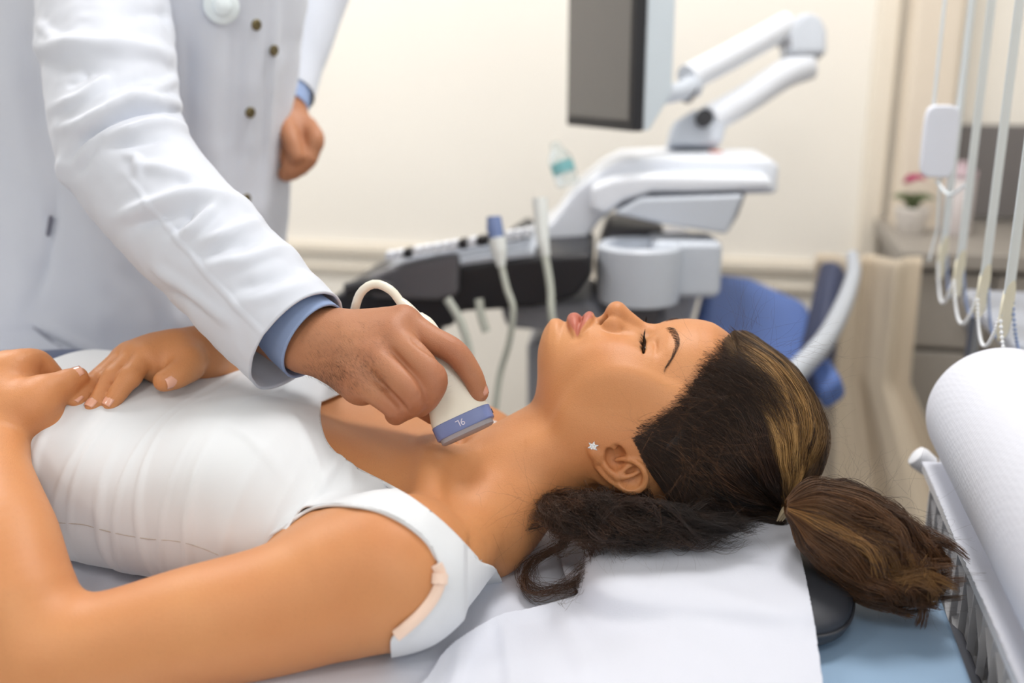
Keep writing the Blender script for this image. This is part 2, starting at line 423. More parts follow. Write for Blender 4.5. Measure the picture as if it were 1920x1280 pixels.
# ================================================================== the patient
mm = 0.001
PSI = math.radians(9)
HF = Frame(P(1158, 566, .90), (math.cos(PSI), -math.sin(PSI), 0), (0, 0, 1), (-math.sin(PSI), -math.cos(PSI), 0))
YB = math.radians(13)
BF = Frame((-0.060, 0.843, 1.02), (-math.cos(YB), math.sin(YB), 0), (-math.sin(YB), -math.cos(YB), 0), (0, 0, 1))
BED_Z = 0.915
def HP(px, py, w):
    """pixel -> head coordinates (m) on the sagittal plane at lateral offset w (mm)"""
    p = hit(px, py, HF.w((0, 0, w*mm)), HF.R[2]); return HF.l(p)
def H(u, v, w): return np.array([u, v, w]) * mm
def seg(a, b, st): return np.arange(a, b, st)
xs = np.r_[seg(-.62, -.50, .004), seg(-.50, .0, .0025), seg(0, .165, .0011), seg(.165, .27, .002)]
ys = np.r_[seg(.585, .775, .0025), seg(.775, .915, .0013), seg(.915, 1.18, .003)]
zs = np.r_[seg(.895, 1.0, .0022), seg(1.0, 1.165, .0013)]
W = Field(xs, ys, zs)
# torso ------------------------------------------------------------
ST = np.array([-.075, -.045, -.02, .0, .04, .08, .14, .20, .27, .34, .42, .50, .60])
HWt = np.array([.036, .046, .080, .126, .158, .160, .155, .150, .142, .134, .142, .160, .17])
TOP = np.array([.985, .998, 1.008, 1.018, 1.028, 1.037, 1.046, 1.054, 1.064, 1.070, 1.070, 1.06, 1.05])
_sf = np.linspace(ST[0], ST[-1], 400)
def smooth_tab(a):
    q = spline(np.stack([ST, a], 1), 400); return np.interp(_sf, q[:, 0], q[:, 1])
_hw, _tp = smooth_tab(HWt), smooth_tab(TOP)
def torso(X, Y, Z):
    s, l, z = BF.loc(X, Y, Z); z = z + f32(1.02)
    sc = np.clip(s, ST[0], ST[-1]); hw = np.interp(sc, _sf, _hw).astype(f32); tp = np.interp(sc, _sf, _tp).astype(f32)
    hh = (tp - f32(BED_Z - .012)) / 2; zc = tp - hh
    a, b = l / hw, (z - zc) / hh
    k0 = (np.abs(a)**2.35 + np.abs(b)**2.35 + 1e-9)**(1/2.35)
    k1 = np.sqrt((a / hw)**2 + (b / hh)**2) + 1e-6
    d = k0 * (k0 - 1) / k1
    d = smax(d, f32(BED_Z) - z, .02)
    return smax(d, np.maximum(ST[0] - s, s - ST[-1]) + 0*d, .03)
W.op(torso, (-.63, .6, .9), (.05, 1.15, 1.15), 0)
W.ell((.150, .080, -.002), (.066, .064, .050), .05, fr=Frame(BF.o, BF.R[0], BF.R[1], BF.R[2]))
W.ell((.150, -.080, -.004), (.066, .064, .048), .05, fr=BF)
for sg in (1, -1):
    W.tube([(-.036, .045*sg, -.056 - (.02 if sg < 0 else 0)), (-.031 + (.03 if sg < 0 else 0), .098*sg, -.051 - (.04 if sg < 0 else 0)), (-.022 + (.04 if sg < 0 else 0), .150*sg, -.045 - (.04 if sg < 0 else 0))], [.034, .036, .042], .045, fr=BF)
    W.tube([(.004, .014*sg, -.006), (-.004, .05*sg, -.004), (-.016, .10*sg, -.010 - (.022 if sg < 0 else 0)), (-.018, .14*sg, -.012 - (.038 if sg < 0 else 0))], [.0065, .0065, .0065, .006], .025, fr=BF)
# neck ---------------------------------------------------------------
nb = BF.w((-.02, 0, -.052)); nt = HF.w(H(-2, -118, 0)); nm = (nb + nt)/2 + np.array([0, 0, .002])
W.tube([BF.w((.02, 0, -.065)), nb, nm, nt, HF.w(H(30, -135, 0))], [.054, .053, .0505, .054, .06], .035)
# sternomastoid cords and hollows above the collarbones
for sg in (1, -1):
    W.cap(BF.w((-.004, .012*sg, -.010)), HF.w(H(-4, -118, 52*sg)), .008, .013, .022)
    W.push((-.030, .050*sg, -.002), (.014, .030, .02), -.004, fr=BF, rot=[(.93,-.37*sg,0),(.37*sg,.93,0),(0,0,1)])
    W.push((.006, .05*sg, .008), (.008, .05, .02), .0022, fr=BF, rot=[(.97,.2*sg,0),(-.2*sg,.97,0),(0,0,1)])
W.push((-.014, 0, .0), (.010, .012, .02), -.007, fr=BF)
# head ---------------------------------------------------------------
h = dict(fr=HF)
W.ell(H(46, -105, 0), H(89, 91, 71), .03, **h)
W.ell(H(66, -81, 0), H(54, 62, 60), .02, **h)               # forehead
W.ell(H(-2, -78, 0), H(60, 54, 53), .02, **h)               # mid face
W.ell(H(-20, -84, 0), H(42, 47, 50), .02, **h)
W.ell(H(-52, -43, 0), H(18, 20, 20.5), .016, **h)            # chin
W.cap(H(-47, -53, 14), H(-26, -97, 47), 15*mm, 14*mm, .022, sym=True, **h)   # jaw
W.cap(H(-26, -97, 47), H(0, -112, 59), 14*mm, 11*mm, .025, sym=True, **h)
W.ell(H(-38, -76, 0), H(24, 26, 34), .025, **h)              # floor of the mouth
W.ell(H(6, -52, 45), H(22, 15, 17), .025, sym=True, **h)     # cheekbone
W.ell(H(-14, -53, 34), H(22, 19, 18), .025, sym=True, **h)   # cheek
W.ell(H(10, -95, 58), H(40, 36, 11), .035, sym=True, **h)
W.blur(HF.w(H(-80, -150, 0)) * (1, 1, 1) - (.0, .085, .0), HF.w(H(135, 0, 0)) + (.03, .085, .02), 22)
# match the mid-line of the face, then add nose and mouth
def midline(us):
    zz = np.linspace(-70, 5, 600) ; out = []
    from_ = []
    for u in us:
        p = HF.w(np.stack([np.full(600, u*mm), zz*mm, np.zeros(600)], 1))
        i = [np.clip(np.searchsorted(a, p[:, k]), 0, len(a)-1) for k, a in enumerate((W.xs, W.ys, W.zs))]
        f = W.F[i[0], i[1], i[2]]; neg = np.nonzero(f < 0)[0]
        out.append(zz[neg[-1]] if len(neg) else -60)
    return np.array(out)
prof_u = np.array([-70, -60, -54, -49, -43, -36, -30, -24, -16, -8, 2, 12, 22, 31, 36, 42, 48, 58, 72, 86, 96])
prof_v = np.array([-25.5, -19.6, -19.6, -22.0, -22.5, -22.0, -21.0, -18.5, -19.0, -22, -25, -27, -27, -23.0, -21.6, -20.0, -18.4, -16.0, -16.2, -18.5, -22])
for it in range(2):
    m0 = midline(prof_u); dl = prof_v - m0; dl[-1] = dl[-2] * .5; dl[0] = 0
    q = W.sl(HF.w(H(25, -35, 0)) - .115, HF.w(H(25, -35, 0)) + .115); x, y, z = HF.loc(*W.grid(q))
    xu = x / mm + 0*y + 0*z; amt = np.interp(xu, prof_u, dl, left=0, right=dl[-1]).astype(f32)
    # widen the correction over the forehead, narrow over the face
    wd = np.interp(xu, [-66, -40, 20, 45, 110], [22, 28, 20, 42, 55]).astype(f32)
    ff = np.clip((y/mm + 0*xu + 60) / 25, 0, 1) * np.clip((125 - xu) / 30, 0, 1)
    W.F[q] -= (amt * f32(mm) * np.exp(-(z / mm / wd)**2) * ff).astype(f32)
W.push(H(27, -34, 29), H(11, 14, 13), -5.5*mm, sym=True, **h)     # eye socket
W.push(H(30, -30, 13), H(9, 12, 6), -3.5*mm, sym=True, **h)
W.push(H(47, -31, 30), H(7, 14, 20), 1.8*mm, sym=True, **h)     # brow bone
W.push(H(62, -60, 56), H(20, 22, 12), -2.0*mm, sym=True, **h)      # temple
W.push(H(-22, -40, 36), H(14, 16, 9), -1.6*mm, sym=True, **h)
# nose
W.tube([H(42, -29, 0), H(32, -28, 0), H(21, -22.5, 0), H(9, -14.5, 0), H(0, -9.0, 0)], [8*mm, 6.4*mm, 6.0*mm, 6.9*mm, 8.6*mm], .008, **h)
W.cap(H(26, -36, 8), H(2, -22, 9), 5*mm, 6.5*mm, .009, sym=True, **h)
W.ell(H(-1.5, -9.8, 4.0), H(7, 7.5, 6.2), .006, sym=True, **h)
W.ell(H(-3.5, -21.0, 12.0), H(9.2, 9.2, 5.8), .004, sym=True, **h)     # wing
W.cap(H(-4, -10, 0), H(-12.5, -17.5, 0), 3.6*mm, 4.4*mm, .005, **h)      # columella
W.push(H(4, -24, 15.5), H(5, 6, 2.2), -1.0*mm, sym=True, **h)       # groove above the wing
W.ell(H(-11.0, -17.0, 7.2), H(6.0, 5.8, 3.6), .0015, 'c', sym=True, **h, rot=[(.75, .66, 0), (-.66, .75, 0), (0, 0, 1)])   # nostril
# mouth area
W.push(H(-31, -24, 0), H(15, 12, 20), 1.6*mm, **h)
W.push(H(-18, -20, 0), H(6, 8, 2.2), -1.0*mm, **h)
W.push(H(-18, -20, 4.0), H(6, 8, 2.0), 1.0*mm, sym=True, **h)
W.tube([H(-26.5, -16.0, 1), H(-25.6, -15.4, 5), H(-27.5, -18.2, 13), H(-31.5, -23.5, 21), H(-33.5, -27, 25)], [4.3*mm, 4.6*mm, 4.1*mm, 2.8*mm, 1.5*mm], .0035, sym=True, **h)
W.tube([H(-39.6, -17.8, 0), H(-39.2, -18.3, 7), H(-37.5, -20.8, 14), H(-35.5, -25, 21), H(-34.2, -28, 25)], [5.4*mm, 5.3*mm, 4.6*mm, 2.8*mm, 1.4*mm], .0035, sym=True, **h)
W.tube([H(-32.8, -11.0, 0), H(-32.6, -11.6, 7), H(-33, -15.5, 15), H(-33.6, -22, 22), H(-34.2, -27, 26.5)], [1.3*mm, 1.4*mm, 1.5*mm, 1.5*mm, 1.2*mm], .002, 'c', sym=True, **h)
W.push(H(-34, -26, 28), H(6, 6, 3), -1.2*mm, sym=True, **h)
# eyelids
EC = H(27.5, -42.0, 30)
W.ell(EC, H(13.2, 13.2, 16), .0035, sym=True, **h)
W.ell(EC + H(-1.8, 8.2, 1), H(1.5, 10.5, 18), .0006, 'c', sym=True, **h)
W.push(EC + H(8.5, 9.5, 2), H(2.0, 9, 15), -1.0*mm, sym=True, **h)
# ear ----------------------------------------------------------------
def E(px, py, w): return HP(px, py, w)
for sg in (1, -1):
    S3 = np.array([1, 1, sg])
    def t(pts, rs, k=.003, mode='u'): W.tube([p * S3 for p in pts], np.array(rs)*mm, k, mode, fr=HF)
    def e(c, r, k, mode='u'): W.ell(c * S3, np.array(r)*mm, k, mode, fr=HF)
    e(E(1160, 872, 69), (22, 24, 6.0), .006)                                  # plate
    t([E(1150, 858, 68), E(1183, 890, 72)], [13, 17], .005)
    # bowl and scapha hollows
    e(E(1153, 858, 80), (9.5, 12, 9.5), .003, 'c')
    e(E(1184, 893, 85), (13, 12.5, 10.0), .003, 'c')
    # helix rim
    t([E(1156, 862, 75), E(1172, 860, 78), E(1192, 866, 80), (E(1207, 881, 81)), E(1210, 900, 81), E(1201, 917, 81), E(1183, 922, 81), E(1160, 911, 81), E(1137, 894, 80), E(1120, 873, 78), E(1112, 855, 76)],
      [2.0, 2.5, 2.8, 2.9, 2.9, 3.0, 2.9, 2.8, 2.7, 2.8, 3.2], .0015)
    # antihelix
    t([E(1122, 852, 77), E(1136, 876, 80), E(1155, 893, 81), E(1178, 893, 80), E(1198, 884, 77)], [2.6, 3.0, 3.0, 2.4, 1.6], .0025)
    t([E(1160, 890, 80), E(1176, 876, 79), E(1190, 870, 77)], [2.4, 1.9, 1.4], .0025)
    # tragus, antitragus, lobe
    e(E(1146, 837, 77), (5, 3.6, 3.6), .003)
    e(E(1126, 851, 78), (4, 5, 4), .003)
    t([E(1111, 838, 77.5), E(1114, 848, 78.5), E(1121, 861, 78)], [5.4, 5.4, 4.8], .002)
    e(E(1143, 849, 79), (3.0, 5, 7), .002, 'c')
T_FIELD = W.F.copy()
# arms ----------------------------------------------------------------
def arm_k(fr_pt, k1=.045, k0=.004, r=.10):
    def kk(X, Y, Z): 
        d = np.sqrt((X-fr_pt[0])**2 + (Y-fr_pt[1])**2 + (Z-fr_pt[2])**2); return k0 + (k1-k0) * np.clip(1.35 - d/r, 0, 1)
    return kk
def arm_field(pts, rs):
    A = Field(W.xs, W.ys, W.zs); A.tube(pts, rs, 0, n=7*(len(pts)-1)+1); return A
SH = P(712, 1072, .755)
near_pts = [SH, P(620, 1108, .752), P(500, 1146, .745), P(360, 1178, .737), P(210, 1216, .73), P(85, 1228, .725)]
near_r = [.0485, .0515, .0480, .0455, .0425, .0415]
A = Field(W.xs, W.ys, W.zs)
A.tube(near_pts, near_r, 0, n=40)
A.tube([P(80, 1226, .725), P(34, 1130, .735), P(10, 1010, .765), P(-12, 890, .82), P(-4, 815, .862)], [.0415, .0425, .0385, .0295, .0255], .012, n=30)
sh_far = BF.w((.016, -.156, -.073)); el_far = BF.w((.27, -.225, -.055))
A.tube([sh_far, (sh_far+el_far)/2, el_far], [.052, .045, .040], 0)
A.tube([el_far, P(450, 725, 1.06), P(376, 662, .965)], [.040, .036, .025], .02)
for q, fr_pt in ((1, SH), (0, sh_far)):
    pass
X, Y, Z = W.grid((slice(None), slice(None), slice(None)))
kk = np.full(W.F.shape, .004, f32)
for pt in (SH, sh_far):
    q = W.sl(np.array(pt) - .16, np.array(pt) + .16); x, y, z = W.grid(q)
    d = np.sqrt((x-f32(pt[0]))**2 + (y-f32(pt[1]))**2 + (z-f32(pt[2]))**2)
    kk[q] = np.maximum(kk[q], .004 + .070*np.clip(1.5 - d/.075, 0, 1))
W.F = smin(W.F, A.F, kk); 
B_ = Field(W.xs, W.ys, W.zs); B_.cap(SH, P(640, 1102, .753), .0485, .0505, 0); B_.cap(sh_far, sh_far*.75 + el_far*.25, .052, .049, 0)
SHOULDER_FIELD = smin(T_FIELD, B_.F, kk); del B_
del kk, A
# hands ----------------------------------------------------------------
NAILS = []
def finger(Fd, pts, rs, k=.004, nail=None, knuck=True):
    Fd.tube(pts, rs, k, n=6*(len(pts)-1)+1)
    if knuck and len(pts) > 2:
        for i in range(1, len(pts)-1): Fd.ell(pts[i], (rs[i]*1.06,)*3, .004)
def add_nail(tip, back, normal, w, l): NAILS.append((np.array(tip), np.array(back), np.array(normal), w, l))
# hand of the far arm, lying on the belly
wr = P(376, 662, .962)
W.tube([wr, P(338, 661, .945), P(300, 668, .932)], [.0235, .0265, .027], .012, flat=((0.1, -.45, 1), .72))
mcp = [P(274, 668, .915), P(256, 664, .926), P(240, 664, .937), P(228, 670, .947)]
pip = [P(244, 706, .897), P(213, 706, .905), P(187, 711, .913), P(168, 720, .921)]
dip = [P(222, 736, .888), P(190, 742, .892), P(163, 738, .899), P(145, 736, .906)]
tip = [P(208, 757, .884), P(174, 762, .885), P(147, 755, .890), P(129, 746, .897)]
rr = [(.0115, .0098, .0088, .0072), (.0115, .0096, .0086, .0072), (.011, .0092, .0082, .0068), (.010, .0082, .0073, .006)]
for m_, p_, d_, t_, r_ in zip(mcp, pip, dip, tip, rr):
    W.cap(P(330, 662, .945), m_, .016, r_[0]*1.05, .010)
    W.tube([m_, p_, d_, t_], np.array(r_)*.96, .0018, n=16)
    W.ell(p_, (r_[1]*1.07,)*3, .003)
    dd = t_ - d_; dd /= np.linalg.norm(dd); nn = np.array([-.15, -.55, .9]); nn -= dd*(nn@dd); nn /= np.linalg.norm(nn)
    add_nail(t_ + nn*r_[3]*.93 + dd*.0005, dd, nn, r_[3]*.80, .0075)
W.tube([P(352, 672, .935), P(347, 690, .915), P(330, 704, .902), P(308, 714, .894)], [.0165, .0138, .0122, .0098], .006)
W.cap(P(330, 668, .94), P(350, 680, .925), .02, .016, .01)
dd = P(308, 714, .894) - P(332, 704, .902); dd /= np.linalg.norm(dd)
nn = np.array([.25, -.75, -.1]); nn -= dd*(nn@dd); nn /= np.linalg.norm(nn)
add_nail(P(311, 713, .894) + nn*.0096, dd, nn, .0058, .0085)
# hand of the near arm, loosely closed
W.tube([P(-4, 812, .862), P(8, 770, .876), P(12, 720, .893)], [.026, .030, .031], .012, flat=((.75, -.5, -.2), .8))
W.tube([P(10, 772, .872), P(56, 764, .866), P(84, 740, .872)], [.024, .022, .0165], .014)
W.tube([P(70, 745, .872), P(97, 729, .878), P(124, 716, .885), P(146, 706, .892)], [.0175, .0125, .0115, .0088], .008)
nn = np.array([.1, -.5, .85]); dd = P(146, 706, .892) - P(120, 718, .885); dd /= np.linalg.norm(dd); nn -= dd*(nn@dd); nn /= np.linalg.norm(nn)
add_nail(P(147, 705, .892) + nn*.0084, dd, nn, .0068, .0095)
for i, (m_, p_, t_) in enumerate([(P(30, 688, .888), P(70, 675, .908), P(104, 704, .918)), (P(12, 684, .900), P(40, 690, .925), P(62, 722, .925)),
                                   (P(-8, 688, .912), P(12, 700, .940), P(30, 730, .935)), (P(-26, 700, .920), P(-12, 715, .945), P(6, 745, .938))]):
    W.tube([P(6, 745, .885), m_, p_, t_], [.018, .0125, .0098, .008], .006)
V, Q = W.mesh(); V, Q = largest(V, Q); V = relax(V, Q, 3)
print('woman verts', len(V))
lab = HF.l(V) / mm                               # head coordinates in mm
# pigment attributes, and nostril shade painted into the dark one -------------------------------------------------
u_, v_, w_ = lab[:, 0], lab[:, 1], np.abs(lab[:, 2])
wl = np.clip(w_ / 25.0, 0, 1)
up_b = np.where(w_ < 5, -21.3 - (5 - w_) * .32, -21.3 - (w_ - 5)**1.25 * .27)      # edge of the upper lip
lo_b = -45.2 + (w_ / 24)**2.4 * 10.0
lipm = np.clip((up_b - u_) / 1.6 + .5, 0, 1) * np.clip((u_ - lo_b) / 1.6 + .5, 0, 1) * np.clip((25.5 - w_) / 2, 0, 1) * (v_ > -33)
brush = np.exp(-(((u_ - 2)/24)**2 + ((w_ - 46)/18)**2)) * .5
nosem = np.exp(-((u_/11)**2 + (w_/16)**2)) * (v_ > -30) * .35
earm = np.exp(-(((u_-0)/26)**4 + ((v_+118)/24)**4)) * np.clip((w_-68)/6, 0, 1) * .6
nostril_shade = np.exp(-(((u_ + 11.0)/3.8)**2 + ((v_ + 19.0)/4.2)**2 + ((w_ - 7.2)/3.0)**2)) * .9
BODY_V, BODY_Q = V, Q
skinW = skin_mat('skin_woman', (208, 149, 99), (192, 124, 78), (176, 92, 80), rough=.47, sss=.08, bump=.3)
body_me = np_mesh('person', V, Q)
attr_float(body_me, 'lip', lipm * .85); attr_float(body_me, 'blush', np.clip(brush + nosem + earm, 0, 1)); attr_float(body_me, 'dark', nostril_shade)
woman = link('person', body_me, skinW)
tag(woman, 'woman lying on her back in a white tank top, hands on her belly', 'person')
# ------------------------------------------------------------------ white top
def mirror_px(Vv):
    L = BF.l(Vv); L[:, 1] = np.abs(L[:, 1]); p = BF.w(L); x, y, d = proj(p); return x, y, L
top_poly = np.array([(604, 738), (598, 765), (600, 798), (612, 832), (634, 856), (670, 880), (720, 905), (770, 935), (815, 968), (850, 1000), (880, 1032), (898, 1053), (909, 1056), (930, 1068), (940, 1110),
    (900, 1230), (760, 1260), (732, 1200), (768, 1172), (800, 1134), (820, 1098), (822, 1060), (808, 1025), (780, 996), (745, 973), (705, 956), (660, 948), (615, 947), (580, 955), (556, 972), (535, 1000),
    (500, 1060), (470, 1320), (-260, 1320), (-260, 560), (600, 560)], float)
top_poly_s = top_poly
F2 = Field(W.xs, W.ys, W.zs); F2.F = SHOULDER_FIELD
Vt, Qt = surface_nets(F2.F - f32(.0022), W.xs, W.ys, W.zs); Vt, Qt = largest(Vt, Qt); Vt = relax(Vt, Qt, 6)
x, y, L = mirror_px(Vt)
sN, lN, zN = L[:, 0], L[:, 1], L[:, 2] + 1.02
# smooth boundary curve
poly = []
n_ = len(top_poly)
crv = spline(top_poly[:31], 160); poly = np.vstack([crv, top_poly[31:]])
g = poly_sd(x, y, poly)
arm_far = np.linalg.norm(Vt - SH, axis=1)
g = np.where(sN < -.10, 50, g); g = np.maximum(g, (sN - .405) * 1500)
# remove cloth on the upper arm below the shoulder: points nearer the arm axis than the torso
q = BF.l(np.array(near_pts)); ax0, ax1 = q[0], q[3]; dv = ax1 - ax0; tt = np.clip(((L - ax0) @ dv) / (dv @ dv), 0, 1)
darm = np.linalg.norm(L - (ax0 + tt[:, None]*dv), axis=1)
Tt = clip_mesh(Vt, Qt, g); Vt, Tt = Tt
# folds of the jersey: thin ridges pulled from the side seam upward
N = normals(Vt, Tt); x, y, L = mirror_px(Vt); s, l, z = L[:, 0], L[:, 1], L[:, 2] + 1.02
lowz = np.clip((1.068 - z) / .05, 0, 1) * np.clip((z - .915)/.03, 0, 1)
def ridge(c, slope, wd, amp, z0=1.07, z1=.93):
    q = s - (c + slope * (1.0 - z)); m = np.clip((z0 - z)/.04, 0, 1) * np.clip((z - z1)/.02, 0, 1); return amp * np.exp(-(q/wd)**2) * m
rs_ = np.random.default_rng(3); dsp = np.zeros(len(Vt))
for c, sl_, wd, am in [(.075, .25, .004, .0022), (.098, .3, .0035, .0014), (.165, .10, .0045, .0026), (.19, .2, .003, .0016), (.215, -.05, .004, .0024), (.238, .12, .003, .0018), (.256, .0, .0045, .0026),
                       (.285, .15, .0032, .0016), (.30, .3, .004, .002), (.325, -.1, .004, .002), (.345, .2, .003, .0014), (.13, .3, .005, .0015)]:
    dsp += ridge(c, sl_, wd, am * (1 if l.size else 1), 1.075 + rs_.normal()*.01, .925)
dsp += .0011 * vnoise(np.stack([s*1.0, l*.4, z*.35], 1), 60, 3) * lowz
for (cs, cl, ds_, dl, am) in [(.045, .118, .02, -.05, .0022), (.06, .125, .05, -.05, .002), (.10, .13, .05, -.02, .0016)]:
    dd = np.hypot(ds_, dl); a_ = ((s-cs)*ds_ + (l-cl)*dl)/dd; b_ = (-(s-cs)*dl + (l-cl)*ds_)/dd
    dsp += am * np.exp(-(b_/.0045)**2) * np.exp(-((a_-dd/2)/(dd*.5))**2)
seam = np.exp(-((z - (.988 + .10*(s - .25) - .35*np.clip(s-.30, 0, 1)))/.0014)**2) * (s > .17) * (l > .08) * (z > .93)
Vt = Vt + N * dsp[:, None]
topM = cloth_mat('white_jersey', (218, 221, 225), rough=.72, weave=2600, bump=.12, sheen=.1)
top = link('tank_top', np_mesh('tank_top', Vt, Tt), topM, woman)
md = top.modifiers.new('t', 'SOLIDIFY'); md.thickness = .0016; md.offset = 1
# trousers beyond the hem
Vp, Qp = surface_nets(T_FIELD - f32(.0035), W.xs, W.ys, W.zs); Vp, Qp = largest(Vp, Qp); Vp = relax(Vp, Qp, 3)
Vp, Tp = clip_mesh(Vp, Qp, .395 - BF.l(Vp)[:, 0])
navy = cloth_mat('navy_denim', (38, 58, 98), rough=.9)
tr = link('trousers', np_mesh('trousers', Vp, Tp), navy, woman)
# shoulder seam across the strap: raised cord
def drop(px, py, d0, n=60, field=None):
    """walk along the view ray until it meets the cloth surface"""
    F3 = F2.F; best = None
    for d in np.linspace(d0-.12, d0+.12, 500):
        p = P(px, py, d); i = [int(np.searchsorted(a, c)) for a, c in zip((W.xs, W.ys, W.zs), p)]
        if all(0 < q < len(a) for q, a in zip(i, (W.xs, W.ys, W.zs))) and F3[i[0], i[1], i[2]] < .0022: return p
    return P(px, py, d0)
thread = mat('seam_thread', (188, 180, 172), .8)
cx2, cy2, cd2 = proj(Vt); nrm2 = normals(Vt, Tt); cf2 = np.nonzero((nrm2 @ -CF) > .1)[0]
def cloth_line(pts, n, off=.0005):
    q = spline(np.c_[np.array(pts, float), np.zeros(len(pts))], n)[:, :2]; out = []
    for a, b in q:
        k = cf2[np.argsort(np.hypot(cx2[cf2]-a, cy2[cf2]-b))[:6]]; k = k[cd2[k] < cd2[k].min() + .01]; d = cd2[k].mean() - .0016 - off; out.append(P(a, b, d))
    out = np.array(out); out[1:-1] = (out[:-2] + 2*out[1:-1] + out[2:])/4; return out
sm = MB(); sm.tube([drop(*a, .80) for a in [(903, 1050), (885, 1058), (868, 1068), (855, 1082), (842, 1085), (834, 1082)]], .0005, 6, res=30); sm.build('shoulder_seam', thread, woman)
sm = MB(); sm.tube(cloth_line([(98, 979), (130, 981), (160, 984), (195, 994), (235, 1003), (280, 1010), (330, 1014), (370, 1024), (410, 1040)], 90), .00050, 6); sm.build('side_seam', thread, woman)
hm_ = MB()
for pl_ in ([(604, 738), (598, 765), (600, 798), (612, 832), (634, 856), (670, 880), (720, 905), (770, 935), (815, 968), (850, 1000), (880, 1032), (899, 1053)],
            [(820, 1060), (808, 1025), (780, 996), (745, 973), (705, 956), (660, 948), (615, 947), (582, 954), (558, 968), (538, 984), (515, 998), (490, 1012)]):
    q_ = spline(np.array([drop(a, b, .84) - ray(a, b)*.0004 for a, b in pl_]), 60); q_[1:-1] = (q_[:-2] + 2*q_[1:-1] + q_[2:])/4; q_[1:-1] = (q_[:-2] + 2*q_[1:-1] + q_[2:])/4
    hm_.tube(q_, np.r_[.0006, np.full(58, .0015), .0004], 8)
hm_.build('top_hem', topM, woman)
# bra strap
bra = cloth_mat('beige_strap', (232, 205, 188), rough=.5, weave=900)
bp = [drop(*a, .78) - ray(*a)*.0022 for a in [(819, 1058), (826, 1076), (824, 1096), (812, 1122), (790, 1150), (762, 1176), (742, 1192)]]
sm = MB(); sm.tube(bp, .0042, 8, res=40, ell=.35); sm.tube([bp[1] + (0, -.001, .001), bp[2] + (0, -.001, .001)], .0058, 8, ell=.5)
sm.build('bra_strap', bra, woman)
# nails
nailM = mat('nail', (226, 168, 142), .18, spec=.6, Coat__Weight=.6, Coat__Roughness=.08)
def nail_mesh(tip, dd, nn, w, l):
    b = np.cross(dd, nn); G = np.zeros((7, 7, 3))
    for i, a in enumerate(np.linspace(-.75, .45, 7)):
        for j, c in enumerate(np.linspace(-1, 1, 7)):
            ww = w * (1 - .25*max(0, a+.1)) * (1 - .35*(max(0, -a-.55)/.2)**2)
            G[i, j] = tip + dd*a*l + b*c*ww + nn*(.0005 - .42*w*c*c - .0012*max(0, a)**2)
    return MB().grid(G)
for n_ in NAILS: nail_mesh(*n_).build('fingernail', nailM, woman, solid=.0005)
# eyes
eyeM = NT('eye'); eyeM.set(Base__Color=(.02, .012, .008, 1), Roughness=.05)
for sg in (1, -1):
    c = HF.w(EC * np.array([1, 1, sg])); prof = [(math.cos(a)*-.0117, math.sin(a)*.0117) for a in np.linspace(.01, PI-.01, 16)]
    MB().lathe(c, (0, 0, 1), prof, 24).build('eye', eyeM.m, woman)
# ================================================================== hair, brows, lashes
HC = H(70, -107, 0); HR = H(115, 90, 84)
def hull(px, py, f=1.0):
    o = HF.l(CAM) ; r = ray(px, py) @ HF.R.T
    a, b = (o - HC) / (HR*f), r / (HR*f); A, B, C = b@b, 2*a@b, a@a - 1; D = B*B - 4*A*C
    t = (-B - math.sqrt(D)) / (2*A) if D > 0 else -B / (2*A)
    return CAM + t * ray(px, py)
def skin_hit(px, py, d0=.72, d1=1.0, off=0.0):
    for d in np.arange(d0, d1, .0008):
        p = P(px, py, d); i = [int(np.searchsorted(a, c)) for a, c in zip((W.xs, W.ys, W.zs), p)]
        if all(0 < q < len(a) for q, a in zip(i, (W.xs, W.ys, W.zs))) and W.F[i[0], i[1], i[2]] < off: return p
    return P(px, py, .87)
def gp(q):
    if len(q) == 3 and q[2] == 's': return skin_hit(q[0], q[1])
    if len(q) == 4: return P(q[0], q[1], q[3])          # explicit depth
    return hull(q[0], q[1], q[2] if len(q) == 3 else 1.0)
class Strands:
    def __init__(s): s.P = []; s.R = []; s.C = []
    def add(s, pts, rad, col):
        """pts (n,m,3) rad (n,m) col (n,m,3)"""
        s.P.append(pts); s.R.append(np.broadcast_to(rad, pts.shape[:2])); s.C.append(np.broadcast_to(col, pts.shape))
    def mesh(s, sides=3):
        VV, FF, CC = [], [], []; base = 0
        for P_, R_, C_ in zip(s.P, s.R, s.C):
            n, m = P_.shape[:2]; T = np.gradient(P_, axis=1); T /= np.linalg.norm(T, axis=2, keepdims=True) + 1e-9
            up = np.array([.2, .5, .84]); A = np.cross(T, up); A /= np.linalg.norm(A, axis=2, keepdims=True) + 1e-9; B = np.cross(T, A)
            V = np.stack([P_ + R_[..., None]*(math.cos(2*PI*k/sides)*A + math.sin(2*PI*k/sides)*B) for k in range(sides)], 2)
            idx = base + np.arange(n*m*sides).reshape(n, m, sides)
            a, b = idx[:, :-1], idx[:, 1:]
            F = np.stack([a, b, np.roll(b, -1, 2), np.roll(a, -1, 2)], -1).reshape(-1, 4)
            VV.append(V.reshape(-1, 3)); FF.append(F); CC.append(np.repeat(C_.reshape(-1, 3), sides, 0)); base += n*m*sides
        return np.vstack(VV), np.vstack(FF), np.vstack(CC)
def lin(c): return np.array(srgb(c)[:3])
DK, MD, BR, GD, LG = lin((38, 28, 24)), lin((70, 48, 34)), lin((118, 80, 48)), lin((200, 152, 90)), lin((234, 200, 144))
